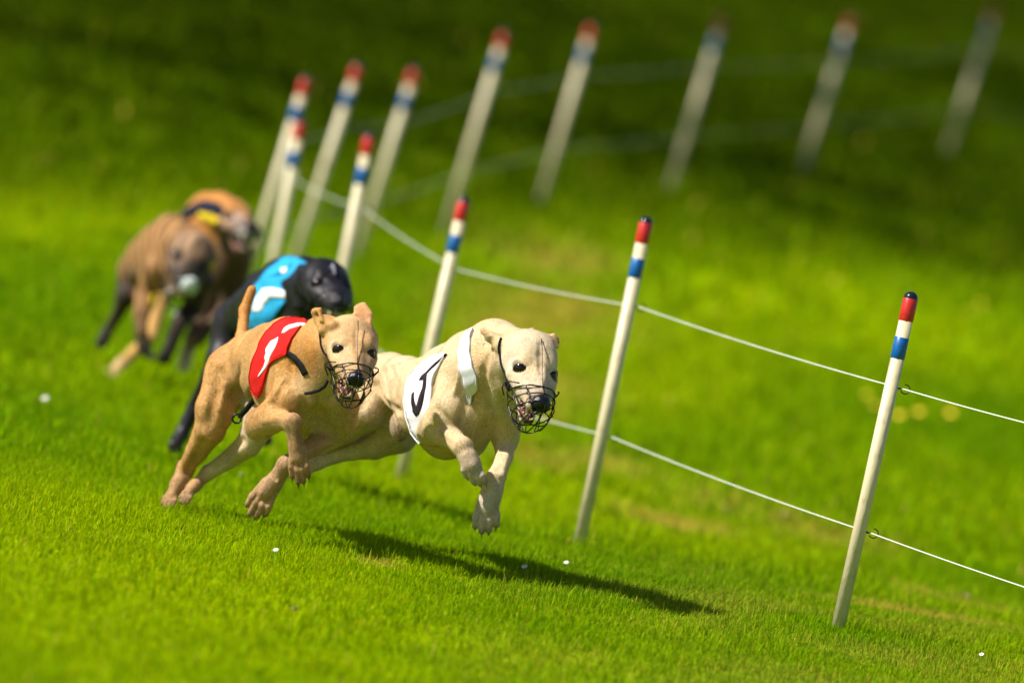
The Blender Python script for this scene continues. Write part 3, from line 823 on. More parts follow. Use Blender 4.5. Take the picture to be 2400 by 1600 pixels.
        if extra:
            n3 = len(rings) - 1
            for a, b in ((-.9, .9 + math.pi), (.9, -.9 - math.pi), (0, math.pi), (1.57, -1.57)):
                p0 = pt(n3, a); p1 = pt(n3, b); md = (p0 + p1) / 2 + V3(0, 0, 9)
                g.tube([s.W(H(*q)) for q in (p0, p0 * .6 + md * .4 + V3(0, 0, 3), md, p1 * .6 + md * .4 + V3(0, 0, 3), p1)], r * s.hg * s.sc, 6)
            for a0 in (2.2, 2.75, 3.3, 3.85):      # loops below the chin
                p0 = pt(1, a0); p1 = pt(3, a0 + .3); md = (p0 + p1) / 2 + V3(0, -9, 6)
                g.tube([s.W(H(*q)) for q in (p0, p0 * .5 + md * .5 + V3(0, -3, 0), md, p1 * .5 + md * .5 + V3(0, -3, 0), p1)], r * s.hg * s.sc, 6)
            for i, a in ((0, 0), (1, 0), (0, 1.47), (0, -1.47), (2, .73), (2, -.73), (1, .73), (1, -.73), (2, 1.47), (2, -1.47)):
                c = pt(i, a); g.tube([s.W(H(*(c + V3(0, 0, -2)))), s.W(H(*(c + V3(0, 0, 2.5))))], 2.4 * s.hg * s.sc, 7)
        if extra:
            for q in (-1, 1):
                g.tube([s.W(H(*c)) for c in (V3(q * 47, 4, 62), V3(q * 60, -12, 46), V3(q * 65, -30, 36), V3(q * 60, -48, 32), V3(q * 50, -62, 40))], 1.7 * s.hg * s.sc, 6)
                g.tube([s.W(H(*c)) for c in (V3(q * 65, -30, 36), V3(q * 57, -34, 44), V3(q * 51, -37, 50))], 2.2 * s.hg * s.sc, 6)
        o = mesh_obj("cage", g.v, g.f, material, root)
        if crown: tube([V3(0, 23, 75), V3(0, 27, 55), V3(0, 32, 30), V3(0, 40, 5), V3(0, 47, -20), V3(1, 48, -45)], 1.0, "crown_wire")
        if straps:
            for q in (-1, 1):
                for ctl in ([V3(q * 56, -44, 22), V3(q * 65, -42, -10), V3(q * 68, -28, -45), V3(q * 66, -8, -74)], [V3(q * 40, -62, 14), V3(q * 34, -78, -10), V3(q * 22, -88, -32), V3(0, -92, -48)]):
                    cc = []
                    for a, b in zip(ctl[:-1], ctl[1:]): cc += [a + (b - a) * k / 4 for k in range(4)]
                    cc.append(ctl[-1])
                    sp = s.snap([H(*c) for c in cc], 2.0)
                    pts = [H(q * 50, -36, 48)] + list(sp)
                    geo = Geo(); geo.tube([s.W(c) for c in pts], 2.7 * s.hg * s.sc, 8); geo.build("strap", M_STRAP, root)
        return root
# ------------------------------------------------------------------ dog materials
M_EYE = mat("dark_brown_eye", (.008, .004, .003), .10, spec=.45, coat=0.0)
M_NOSE = noise_tint(mat("wet_black_nose", rough=.24, spec=.4), (.004, .004, .005), (.010, .010, .011), 700, .4, .7, .25, 1400)
M_TONGUE = noise_tint(mat("pink_tongue", rough=.3, spec=.6), (.46, .14, .13), (.35, .09, .09), 300, .4, .7, .2, 900)
M_TOOTH = mat("tooth", (.68, .60, .44), .25)
M_THROAT = mat("mouth_lining", (.05, .012, .012), .4)
def cloth(name, c, c2):
    return noise_tint(mat(name, rough=.8, spec=.2), c, c2, 25, .35, .75, .35, 900)
M_VRED = cloth("red_cloth", (.62, .012, .010), (.50, .008, .008)); M_VWHITE = cloth("white_cloth", (.80, .80, .84), (.70, .70, .78))
M_VBLUE = cloth("blue_cloth", (.022, .34, .62), (.015, .26, .52)); M_VNAVY = cloth("navy_cloth", (.006, .008, .022), (.01, .012, .03))
M_VYEL = cloth("yellow_cloth", (.62, .46, .01), (.5, .36, .01)); M_NUMW = cloth("white_print", (.82, .80, .80), (.74, .72, .74)); M_NUMB = cloth("black_print", (.018, .010, .016), (.03, .02, .025))
M_TAPE = cloth("white_tape", (.48, .52, .49), (.45, .5, .47))

def c1(x, y): return (340 + x / 2.8, 680 + y / 2.8)
def c2(x, y): return (680 + x / 2.703, 700 + y / 2.703)
def c3(x, y): return (180 + x / 2.306, 420 + y / 2.306)
def band(pts, w):
    """outline of a strap of width w along photo points"""
    L = []; R = []
    for i, p in enumerate(pts):
        a = np.array(pts[max(i - 1, 0)]); b = np.array(pts[min(i + 1, len(pts) - 1)]); d = (b - a) / np.linalg.norm(b - a); n = np.array([-d[1], d[0]]) * w / 2
        L.append(tuple(np.array(p) + n)); R.append(tuple(np.array(p) - n))
    return L + R[::-1]

def wavy(P, sc, seed, n=7):
    r = np.random.default_rng(seed); o = np.zeros(len(P))
    for _ in range(n):
        d = r.normal(size=3); d /= np.linalg.norm(d); o += np.sin(P @ d * sc * r.uniform(.6, 1.8) + r.uniform(0, 6))
    return o / math.sqrt(n)

# ================================================================== fawn dog in the red vest
TAN = (.49, .285, .108); TAN2 = (.52, .355, .185); TLEG = (.39, .24, .125); TGOLD = (.50, .255, .075)
d = Dog(660, 900, 19.5, "fawn dog in a red racing vest, ears up, reaching forward with one paw lifted")
up = V3(0, 1, .12)
d.trunk([((764, 896, 222), 54, 42), ((718, 884, 140), 114, 70), ((674, 868, 40), 120, 82), ((634, 856, -80), 95, 74), ((602, 845, -195), 70, 60), ((572, 848, -285), 68, 58)], up, TAN, TAN2)
S = d.S
# neck and throat
S.econe((728, 836, 175), (770, 812, 275), (84, 70), (70, 60), up, 26, TGOLD, t=True)
S.econe((770, 812, 275), (806, 806, 340), (68, 58), (54, 52), up, 22, TAN)
S.cone((752, 900, 225), (792, 850, 300), 56, 44, 22, TAN2)
S.ell((698, 912, 190), (44, 64, 42), None, 15, TAN, flow=(-.2, -1, 0))
S.ell((796, 940, 172), (38, 56, 40), None, 15, TAN, flow=(.2, -1, 0))
S.cone((736, 915, 240), (738, 1000, 110), 30, 30, 16, TAN2)
S.cone((778, 915, 235), (762, 1004, 110), 28, 30, 14, TAN2)
S.ell((752, 1000, 70), (62, 42, 70), None, 14, TAN2)
# haunches
S.ell((533, 880, -285), (58, 66, 62), None, 22, TAN, flow=(-.3, -1, 0))
S.ell((606, 890, -285), (50, 66, 56), None, 26, TAN, flow=(-.3, -1, 0))
# right hind (viewer's left)
d.limb([((530, 872, -285), 55), ((496, 960, -262), 46), ((482, 1010, -265), 37), ((449, 1062, -315), 26), ((421, 1103, -360), 18)], TAN, 22)
S.cone((412, 1092, -372), (404, 1120, -360), 10, 7, 8, TLEG); S.cone((424, 1103, -360), (403, 1140, -345), 19, 17, 12, TLEG)
d.paw((403, 1140, -345), (389, 1168, -330), (377, 1196, -312), (.94, -.25, .2), 16, 31, TLEG, nail=5)
# left hind (viewer's right)
d.limb([((606, 900, -280), 50), ((606, 988, -240), 40), ((574, 1044, -260), 30), ((532, 1077, -310), 23), ((476, 1112, -350), 17)], (.54, .43, .29), 20)
S.cone((476, 1112, -350), (440, 1148, -340), 16, 12, 12, TLEG)
d.paw((446, 1142, -340), (432, 1158, -330), (413, 1184, -315), (.75, -.6, .2), 12, 26, TLEG, nail=5)
# right fore (viewer's left), folded and lifted
d.limb([((686, 930, 205), 44), ((640, 976, 160), 36), ((613, 992, 130), 28)], TAN, 16)
S.cone((606, 978, 128), (600, 1008, 118), 22, 20, 14, TLEG)
d.limb([((612, 992, 130), 29), ((650, 980, 200), 27), ((690, 986, 285), 19)], TAN, 14)
S.ell((694, 983, 290), (19, 17, 17), None, 10, TLEG); S.cone((692, 990, 285), (704, 1052, 275), 18.5, 16.5, 12, TLEG)
d.paw((702, 1040, 275), (706, 1068, 275), (712, 1128, 268), (1, .05, .1), 17, 44, TLEG, nail=16)
# left fore (viewer's right), planted
d.limb([((806, 945, 175), 40), ((806, 985, 140), 32), ((798, 1004, 120), 26)], TAN, 22)
d.limb([((797, 1004, 122), 25), ((735, 1045, 150), 22), ((680, 1082, 178), 18)], TLEG, 14)
S.ell((674, 1086, 180), (19, 19, 18), None, 10, TLEG); S.cone((674, 1088, 178), (640, 1136, 155), 19, 20, 12, TLEG)
d.paw((645, 1130, 158), (628, 1150, 150), (596, 1206, 135), (.86, -.50, .1), 20, 54, TLEG, nail=10)
S.cone((663, 1112, 172), (655, 1126, 186), 5, 3.5, 4, TLEG)
# tail
S.cone((566, 822, -320), (556, 790, -350), 20, 14, 14, TAN); S.cone((556, 790, -350), (562, 725, -372), 14, 12.5, 8, TGOLD); S.cone((562, 725, -372), (579, 678, -366), 12.5, 11, 8, TGOLD)
# head
H = d.head((837, 815.5, 400), (843, 892), 8, .97, (.51, .325, .155), (.52, .35, .205), None, cheek=(.53, .37, .20), jaw=(-9, -76, 98), crown=15)
# right ear (viewer's left): folded over, left ear upright
S.cone((768, 772, 372), (752, 748, 360), 15, 9, 9, TAN); S.econe((756, 752, 362), (745, 733, 366), (11, 6), (8, 5), V3(1, .3, 0), 5, TAN)
S.cone((746, 730, 364), (758, 728, 374), 7.5, 5.5, 4, TGOLD); S.cone((758, 728, 374), (762, 752, 384), 5.5, 4, 4, TGOLD); S.cone((772, 755, 372), (788, 764, 384), 13, 12, 10, TAN)
d.ear([((857, 772, 362), 20), ((858, 742, 352), 23), ((849, 717, 344), 16)], 5.5, 1, (.50, .27, .12), (.52, .24, .12), V3(-.25, .1, .95))
for g_ in ([(560, 862), (546, 920), (530, 980)], [(505, 875), (497, 930), (487, 985)]):
    S.groove(g_, 11, 2.4, 16)
for g_ in ([(690, 852), (672, 900), (652, 945)], [(756, 925), (752, 985)], [(718, 935), (722, 985)], [(792, 930), (798, 985)], [(470, 1035), (448, 1075), (428, 1108)],
           [(560, 1035), (520, 1072), (488, 1098)], [(640, 945), (665, 962)], [(598, 850), (588, 900), (584, 940)]):
    S.groove(g_, 8, 4)
for g_ in ([(622, 985), (655, 978), (682, 978)], [(696, 1002), (702, 1045)], [(720, 1052), (685, 1078)], [(636, 1120), (618, 1150)], [(655, 870), (646, 915)], [(520, 900), (506, 960)], [(648, 1124), (632, 1156)]):
    S.ridge(g_, 5, 1.6)
S.ell((748, 1000, 222), (22, 44, 42), None, 30, None, op='sub')
def paint_red(P, N, C):
    x = P[:, 0] + 660; y = 900 - P[:, 1]; z = P[:, 2]
    m = 1 + .07 * wavy(P, .05, 3) + .05 * wavy(P, .18, 4)
    C = C * m[:, None]
    C = C * (1 - np.clip(.08 * wavy(P, .035, 16), 0, .15)[:, None] * np.array([.4, .9, 1.8]))
    # pale chest and belly hair
    bel = np.clip((-N[:, 1] - .1) * 1.6, 0, 1) * ((y > 900) & (y < 1040) & (z > 60))
    C = C * (1 - .5 * bel[:, None]) + np.array([.50, .40, .25]) * .5 * bel[:, None]
    # greyer, darker patch on the flank
    fl = np.exp(-((x - 560) / 40) ** 2 - ((y - 930) / 60) ** 2); C = C * (1 - .25 * fl[:, None]) + np.array([.34, .25, .16]) * .25 * fl[:, None]
    # golden fringe on the throat
    th = np.exp(-((x - 738) / 16) ** 2 - ((y - 835) / 60) ** 2) * (z > 200); C = C * (1 - .5 * th[:, None]) + np.array([.50, .22, .045]) * .5 * th[:, None]
    return C
d.build(3.0, M_COAT, paint_red, furmask=lambda Q: np.where(900 - Q[:, 1] > 1035, .6, 1.0) * np.where((900 - Q[:, 1] < 756) & (Q[:, 0] + 660 > 738), .45, 1.0), fur=170000, furlen=8.0, seed=5)
d.eyes(M_EYE); d.nose(M_NOSE); d.mouth(M_TONGUE, M_TOOTH, M_THROAT); d.basket(seed=2)
vr = empty("racing_vest", d.W(S.L((650, 830, 60))) - parent_world(d.root)); vr.parent = d.root
vest = [c1(*p) for p in [(1085, 204), (1050, 186), (985, 174), (925, 182), (850, 218), (800, 270), (757, 345), (722, 430), (702, 500), (690, 555), (688, 600), (695, 655), (722, 690), (742, 704), (765, 672), (782, 610), (800, 545), (822, 487), (850, 462), (900, 436), (945, 418), (952, 375), (978, 310), (1015, 262), (1050, 225)]]
d.drape(vest, "vest_cloth", M_VRED, vr, off=5, bend=1.0, seed=1, hem=1.5, step=5)
d.drape([c1(*p) for p in [(910, 282), (925, 246), (960, 222), (1010, 211), (1066, 216), (1058, 229), (1010, 235), (965, 248), (930, 278)]], "number_print", M_NUMW, vr, off=6.6, step=5, bend=1.0, seed=1)
d.drape([c1(*p) for p in [(882, 306), (866, 352), (838, 430), (818, 480), (790, 520), (752, 570), (752, 560), (785, 495), (798, 458), (792, 445), (803, 410), (800, 385), (815, 362), (835, 332)]], "number_print", M_NUMW, vr, off=6.6, step=5, bend=1.0, seed=1)
d.drape(band([c1(945, 412), c1(990, 440), c1(1035, 490), c1(1068, 552)], 13), "strap", M_STRAP, vr, off=3.5, torso=False)
def ribbon(dg, pts, w, name, par, m=M_STRAP):
    g_ = Geo(); g_.tube([dg.W(dg.S.L(q)) for q in pts], w * dg.sc, 8); return g_.build(name, m, par)
ribbon(d, [(604, 922, 10), (592, 940, -20), (577, 958, -50), (560, 976, -80)], 7.0, "strap", vr)
ribbon(d, [(776, 890, 400), (770, 903, 395), (757, 912, 380), (738, 918, 350), (724, 920, 320)], 4.0, "strap", vr)
bk = c1(600, 842)
geo = Geo(); ctr = d.W(S.L((*bk, -75)) + V3(0, 0, 60)); R = 11 * d.sc
geo.tube([ctr + R * (math.cos(t) * cR + math.sin(t) * cU) * (1.0 if k % 2 else .9) for k, t in enumerate(np.linspace(0, 2 * math.pi, 17)[:-1])], 2.6 * d.sc, 7, closed=True); geo.build("buckle", M_WIRE, vr)
print("red feet", d.seat((377, 1200, -315)), d.seat((408, 1175, -320)), d.seat((596, 1212, 135)))

# ================================================================== cream dog in the white vest
CR = (.60, .47, .295); CR2 = (.58, .475, .325); CLEG = (.50, .41, .325); CGOLD = (.54, .37, .19)
d = Dog(1060, 920, 19.5, "cream dog in a white racing vest with a black hooked number, airborne beside the post")
up = V3(.12, .99, .1); S = d.S
d.trunk([((1170, 915, 248), 54, 40), ((1108, 910, 165), 122, 76), ((1052, 938, 55), 130, 84), ((998, 930, -60), 90, 66), ((950, 900, -180), 60, 52), ((918, 888, -285), 58, 54)], up, CR, CR)
S.econe((1110, 872, 165), (1160, 838, 270), (98, 84), (86, 76), up, 26, CR, t=True)
S.econe((1160, 838, 270), (1206, 835, 350), (86, 76), (66, 64), up, 22, CR, t=True)
S.cone((1166, 915, 245), (1208, 885, 335), 52, 46, 20, CR2)
S.ell((1064, 945, 205), (46, 68, 46), None, 15, CR, flow=(-.1, -1, 0))
S.ell((1182, 955, 205), (36, 54, 42), None, 14, CR, flow=(.1, -1, 0))
S.cone((1110, 965, 205), (1090, 1042, 110), 36, 34, 16, CR2)
S.cone((1150, 950, 220), (1110, 1035, 110), 32, 32, 16, CR2)
S.ell((898, 892, -285), (56, 60, 60), None, 26, CR, flow=(-.6, -.7, 0))
S.ell((944, 918, -265), (48, 60, 52), None, 26, CR, flow=(-.6, -.7, 0))
# loin muscle
S.ell((930, 868, -215), (36, 30, 60), None, 12, CR, flow=(-.9, -.3, -.2))
d.limb([((898, 900, -285), 56), ((850, 966, -250), 49), ((808, 1006, -270), 36), ((765, 1040, -310), 21), ((722, 1066, -330), 15), ((700, 1078, -335), 14)], CR, 20)
d.paw((712, 1072, -330), (700, 1080, -335), (672, 1098, -335), (.5, -.8, .1), 14, 32, CLEG, nail=5)
d.limb([((946, 940, -275), 50), ((930, 1020, -285), 44), ((872, 1047, -300), 33), ((822, 1060, -315), 22), ((780, 1074, -325), 16), ((735, 1092, -325), 13)], CR2, 20)
d.paw((738, 1090, -325), (722, 1096, -325), (690, 1106, -320), (.3, -.95, .1), 13, 30, CLEG, nail=5)
S.ell((935, 1000, -160), (24, 36, 26), None, 10, (.40, .30, .20))
# right fore (viewer's left)
d.limb([((1052, 965, 225), 44), ((1028, 995, 195), 38), ((1012, 1012, 165), 31)], CR, 24)
d.limb([((1014, 1008, 168), 32), ((1052, 1016, 235), 28), ((1084, 1042, 295), 21)], CR, 14)
S.ell((1086, 1042, 297), (21, 20, 18), None, 10, CR); S.cone((1086, 1044, 295), (1106, 1080, 305), 20, 20, 12, CLEG)
d.paw((1098, 1068, 303), (1107, 1088, 306), (1120, 1128, 304), (.93, -.3, .15), 20, 52, CLEG, (.10, .06, .045), nail=12)
# left fore (viewer's right)
d.limb([((1182, 950, 225), 46), ((1182, 1000, 195), 36), ((1182, 1024, 180), 31)], CR, 24)
d.limb([((1182, 1022, 180), 31), ((1173, 1066, 215), 28), ((1163, 1112, 245), 23), ((1153, 1148, 250), 22)], CR, 14)
S.cone((1156, 1142, 250), (1144, 1180, 250), 22, 22, 12, CLEG)
S.cone((1128, 1168, 246), (1124, 1184, 252), 4.5, 3, 4, (.12, .08, .07))
d.paw((1148, 1165, 250), (1142, 1188, 250), (1138, 1240, 252), (1, .05, .05), 22, 56, CLEG, (.10, .06, .045), nail=13)
S.cone((900, 872, -330), (880, 905, -430), 20, 13, 14, CR); S.cone((880, 905, -430), (870, 930, -560), 13, 8, 8, CR)
H = d.head((1251, 861, 450), (1266, 948), 13, 1.05, (.58, .475, .325), (.56, .44, .315), None, cheek=(.56, .475, .345), jaw=(0, -70, 100))
# folded "rose" ears
S.cone((1178, 808, 408), (1150, 790, 392), 20, 13, 12, CR); S.econe((1168, 796, 404), (1132, 776, 398), (12, 7), (7, 5), V3(.3, 1, 0), 6, CGOLD)
S.econe((1158, 800, 406), (1140, 812, 400), (16, 6), (12, 5), V3(.3, 1, .2), 6, CR)
S.ell((1148, 800, 416), (9, 15, 7), None, 4, (.30, .20, .15), op='sub')
S.cone((1270, 800, 392), (1288, 798, 386), 16, 12, 12, CR)
d.ear([((1278, 800, 388), 16), ((1296, 796, 384), 14), ((1300, 806, 386), 10)], 6, 1, (.52, .36, .20), None, V3(.2, .2, 1), cup=False)
S.cone((1296, 786, 388), (1303, 812, 392), 5, 5, 4, CGOLD)
S.cone((1225, 790, 300), (1246, 774, 300), 12, 5, 8, CR)
for g_ in ([(1112, 885), (1098, 930), (1082, 972)], [(1028, 955), (1052, 982)], [(938, 962), (905, 948), (884, 905)], [(1150, 955), (1125, 1035)], [(1182, 1040), (1170, 1095)], [(1150, 800), (1134, 870), (1152, 945)], [(1176, 920), (1196, 960)],
           [(868, 905), (845, 955)]):
    S.groove(g_, 8, 3.0)
for g_ in ([(900, 872), (907, 920)], [(918, 868), (926, 920)]):
    S.groove(g_, 7, 1.4)
for g_ in ([(1082, 850), (1066, 925)], [(1038, 1008), (1075, 1030)], [(1096, 1060), (1104, 1084)], [(1152, 1130), (1144, 1178)], [(1108, 1058), (1114, 1084)], [(1138, 1150), (1136, 1180)], [(860, 1035), (810, 1058)]):
    S.ridge(g_, 5, 1.6)
S.ell((1140, 1040, 232), (24, 46, 48), None, 34, None, op='sub')
def paint_cream(P, N, C):
    x = P[:, 0] + 1060; y = 920 - P[:, 1]; z = P[:, 2]
    C = C * (1 + .06 * wavy(P, .05, 13) + .05 * wavy(P, .15, 14))[:, None]
    C = C * (1 - np.clip(.06 * wavy(P, .035, 15), 0, .12)[:, None] * np.array([.3, .9, 2.0]))
    nk = np.exp(-((x - 1128) / 22) ** 2 - ((y - 850) / 70) ** 2) * (z > 150); C = C * (1 - .5 * nk[:, None]) + np.array([.56, .36, .17]) * .5 * nk[:, None]
    rib_shade = .5 + .5 * np.sin((x - .55 * y) * .30); rm = ((x > 860) & (x < 945) & (y > 850) & (y < 960))  # shading between the ribs, put into the coat colour as darker stripes
    C = np.where(rm[:, None], C * (1 - .13 * rib_shade[:, None]), C)
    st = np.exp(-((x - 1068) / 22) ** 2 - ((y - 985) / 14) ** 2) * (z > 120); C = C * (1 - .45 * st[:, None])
    # dark tip on the bridge behind the nose
    mz = P - d.hm; u = mz @ d.hx[2] / d.hg; v = mz @ d.hx[1] / d.hg
    t = np.clip((u - 72) / 26, 0, 1) * np.clip((v + 14) / 14, 0, 1) * (np.abs(mz @ d.hx[0]) < 34)
    C = C * (1 - .75 * t[:, None]) + np.array([.20, .13, .11]) * .75 * t[:, None]
    return C
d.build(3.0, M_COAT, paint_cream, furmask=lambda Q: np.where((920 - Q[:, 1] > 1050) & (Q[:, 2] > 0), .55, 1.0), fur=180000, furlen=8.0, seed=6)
d.eyes(M_EYE, 16.8); d.nose(M_NOSE, 114, 1.08); d.mouth(M_TONGUE, M_TOOTH, M_THROAT); d.basket(seed=7)
vr = empty("racing_vest", d.W(S.L((1000, 900, 20))) - parent_world(d.root)); vr.parent = d.root
d.drape([c2(*p) for p in [(988, 343), (930, 352), (868, 382), (800, 432), (752, 488), (727, 556), (719, 640), (728, 715), (745, 780), (768, 845), (800, 893), (822, 915), (840, 870), (862, 800), (880, 742), (886, 680), (896, 600), (898, 540), (920, 470), (950, 405)]], "vest_cloth", M_VWHITE, vr, off=5, bend=1.0, seed=4, hem=1.5, step=5)
d.drape([c2(*p) for p in [(988, 345), (930, 395), (862, 458), (832, 482), (818, 514), (845, 508), (838, 560), (815, 640), (798, 682), (788, 650), (786, 586), (770, 600), (766, 660), (776, 715), (796, 741), (816, 728), (834, 690), (852, 610), (862, 520), (868, 470), (937, 402)]], "number_print", M_NUMB, vr, off=6.6, step=5, bend=1.0, seed=4)
d.drape([c2(*p) for p in [(1160, 186), (1120, 210), (1085, 246), (1070, 320), (1075, 420), (1098, 530), (1125, 620), (1144, 676), (1152, 610), (1186, 575), (1180, 500), (1152, 425), (1134, 330), (1140, 240)]], "collar_cloth", M_VWHITE, vr, off=6, bend=1.5, seed=9, hem=1.6, step=5)
print("white feet", d.seat((1120, 1140, 304)), d.seat((1138, 1250, 252)), "head", d.seat((1251, 861, 450)))

# ================================================================== black dog in the blue vest
BK = (.007, .006, .008); BK2 = (.012, .010, .013)
d = Dog(680, 760, 21.6, "black dog in a light blue racing vest running behind the fawn dog")
up = V3(.1, .99, .1); S = d.S
d.trunk([((742, 735, 190), 66, 50), ((712, 702, 120), 98, 66), ((668, 706, 20), 100, 68), ((626, 716, -80), 84, 62), ((588, 732, -175), 60, 52), ((556, 748, -260), 58, 50)], up, BK, BK2)
S.econe((716, 690, 130), (752, 684, 225), (72, 62), (56, 52), up, 22, BK)
S.cone((745, 735, 190), (765, 712, 235), 48, 38, 20, BK)
S.ell((538, 765, -255), (46, 56, 52), None, 22, BK2); S.ell((590, 780, -250), (42, 52, 46), None, 22, BK2)
d.limb([((536, 765, -255), 46), ((512, 840, -225), 36), ((490, 885, -240), 28), ((452, 945, -300), 19), ((428, 990, -305), 17), ((408, 1035, -300), 16)], BK2, 18)
d.paw((414, 1022, -300), (404, 1040, -295), (396, 1064, -285), (.94, -.25, .1), 16, 34, BK, nail=5)
d.limb([((592, 790, -250), 40), ((590, 880, -215), 30), ((600, 960, -260), 18), ((608, 1010, -260), 14)], BK2, 18)
d.paw((607, 1005, -260), (611, 1022, -255), (616, 1046, -245), (1, 0, .1), 13, 32, BK, nail=4)
for x in (700, 765):
    d.limb([((x, 760, 170), 34), ((x - 10, 815, 130), 24), ((x - 5, 880, 200), 17), ((x - 20, 925, 180), 14)], BK, 16)
    d.paw((x - 18, 920, 180), (x - 22, 935, 180), (x - 26, 965, 180), (1, 0, .1), 14, 34, BK, nail=4)
H = d.head((780, 669, 300), (808, 717), 10, .96, BK, BK2, None, cheek=BK2, jaw=(0, -62, 90), crown=5)
S.P[-1]['col'] = None
S.cone(H(0, 42, -22), H(0, 34, 12), 5.5, 4, 3, (.16, .16, .20), raw=True); S.P[-1]['soft'] = 2
S.cone(H(-14, -14, 50), H(-10, -10, 84), 14, 12, 6, (.10, .09, .095), raw=True)
S.cone((734, 652, 250), (712, 668, 238), 18, 16, 10, BK); S.econe((712, 662, 240), (704, 722, 246), (22, 9), (14, 7), V3(1, 0, .2), 8, BK)
d.build(4.5, M_BLACKCOAT, lambda P, N, C: C * (1 + .15 * wavy(P, .06, 23))[:, None], fur=0)
d.eyes(M_EYE); d.nose(M_NOSE); d.mouth(M_TONGUE, M_TOOTH, M_THROAT); d.basket(seed=3, r=1.2, extra=False, crown=False)
vr = empty("racing_vest", d.W(S.L((650, 690, 20))) - parent_world(d.root)); vr.parent = d.root
d.drape([c3(*p) for p in [(1180, 421), (1110, 432), (1060, 465), (1015, 510), (975, 560), (940, 610), (915, 680), (903, 740), (895, 800), (898, 835), (1000, 800), (1062, 752), (1110, 700), (1150, 640), (1178, 570), (1215, 520), (1268, 482), (1240, 450), (1210, 430)]], "vest_cloth", M_VBLUE, vr, off=6, bend=1.8, seed=2, hem=1.5)
d.drape([c3(*p) for p in [(1000, 592), (1060, 588), (1120, 600), (1168, 628), (1158, 650), (1090, 640), (1045, 642), (1018, 672), (1000, 715), (944, 716), (965, 672), (985, 625)]], "number_print", M_NUMW, vr, off=7.8, step=5, bend=1.8, seed=2)
d.drape(band([c3(1040, 522), c3(1090, 505), c3(1150, 480), c3(1160, 448)], 9), "strap", M_VBLUE, vr, off=9, step=5)
d.drape([c3(*p) for p in [(1110, 482), (1145, 478), (1140, 510), (1112, 508)]], "number_print", M_NUMW, vr, off=9.5, step=5)
print("black feet", d.seat((396, 1066, -285)))

# ================================================================== brindle dog
def brindle(P, N, C):
    x = P[:, 0]; y = P[:, 1]; z = P[:, 2]
    if hasattr(d, 'hm'):
        q = (P - d.hm) @ d.hx.T / d.hg
        for e_ in (-1, 1): C = C * (1 - .85 * np.exp(-((q - np.array((e_ * 32, -2, 8))) ** 2).sum(1) / 20 ** 2))[:, None]
        C = C * (1 - .75 * np.exp(-(q[:, 0] / 22) ** 2) * np.clip((q[:, 2] - 10) / 30, 0, 1))[:, None]
    b = np.sin(P @ np.array([.16, .05, .12]) + 1.6 * wavy(P, .04, 31)); b = np.clip(b * 1.2, -1, 1)
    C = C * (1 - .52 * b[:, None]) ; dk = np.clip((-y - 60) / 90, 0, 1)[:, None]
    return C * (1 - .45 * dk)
BR = (.24, .120, .042); BR2 = (.035, .021, .015); BGR = (.30, .24, .20)
d = Dog(430, 640, 24.3, "brindle dog with a white taped muzzle running at the back of the field")
up = V3(.15, .98, .1); S = d.S
d.trunk([((438, 645, 140), 54, 40), ((425, 600, 100), 82, 54), ((396, 592, 10), 84, 56), ((366, 596, -70), 68, 50), ((336, 606, -140), 50, 42), ((315, 620, -200), 46, 40)], up, BR, BR2)
S.econe((430, 600, 110), (450, 605, 180), (60, 52), (46, 44), up, 20, BR)
S.ell((305, 640, -200), (34, 42, 40), None, 18, BR)
d.limb([((304, 640, -200), 34), ((290, 690, -170), 25), ((268, 735, -200), 15), ((246, 770, -215), 12), ((234, 795, -210), 12)], BR2, 14)
d.paw((238, 785, -210), (232, 796, -208), (222, 818, -200), (.9, -.3, .1), 12, 26, (.03, .022, .02), nail=0)
d.limb([((345, 640, -190), 30), ((335, 700, -150), 22), ((330, 740, -170), 14), ((322, 775, -170), 12)], BR, 14)
d.limb([((368, 630, 110), 32), ((346, 690, 90), 24), ((336, 735, 130), 18), ((338, 780, 150), 15), ((345, 815, 150), 14)], BR, 14)
d.paw((343, 808, 150), (348, 822, 150), (362, 842, 150), (.9, -.3, .1), 14, 30, BGR, nail=0)
d.limb([((470, 660, 110), 34), ((455, 720, 80), 24), ((425, 758, 130), 18), ((406, 806, 140), 15), ((396, 830, 140), 13)], BR2, 14)
d.paw((400, 822, 140), (394, 834, 140), (384, 852, 140), (.9, -.3, .1), 13, 30, (.03, .025, .025), nail=0)
H = d.head((457, 612, 235), (443, 672), 27, .88, (.25, .15, .085), (.035, .026, .02), None, cheek=(.15, .09, .055), jaw=(0, -62, 90))
S.cone((418, 570, 200), (402, 585, 190), 14, 9, 9, BR); S.cone((480, 585, 200), (498, 606, 190), 14, 8, 9, BR2)
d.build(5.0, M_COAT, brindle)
d.eyes(M_EYE); d.nose(M_NOSE, 106); d.mouth(M_TONGUE, M_TOOTH, M_THROAT)
w = d.basket(seed=8, r=1.4, extra=False, crown=False)
T = Sculpt(0, 0); T.ell(H(12, 6, 118), np.array((25, 36, 18)) * .82, d.hx, 5, (0, 0, 0), raw=True); T.ell(H(12, -14, 96), np.array((30, 44, 34)) * .82, d.hx, 8, (0, 0, 0), raw=True, op='sub')
P, Q = T.skin(3); mesh_obj("white_cap", d.W(P), Q[:, ::-1], M_TAPE, w)
vr = empty("racing_vest", d.W(S.L((410, 650, 100))) - parent_world(d.root)); vr.parent = d.root
d.drape([(362, 690), (374, 686), (384, 700), (382, 728), (368, 730), (362, 712)], "strap", M_VYEL, vr, off=5, torso=False)
d.drape([(505, 622), (528, 598), (536, 612), (524, 634), (508, 640)], "strap", M_VYEL, vr, off=5, torso=False)
d.drape([(394, 682), (402, 680), (405, 705), (402, 728), (395, 727), (397, 705)], "strap", M_TAPE, vr, off=6, torso=False)
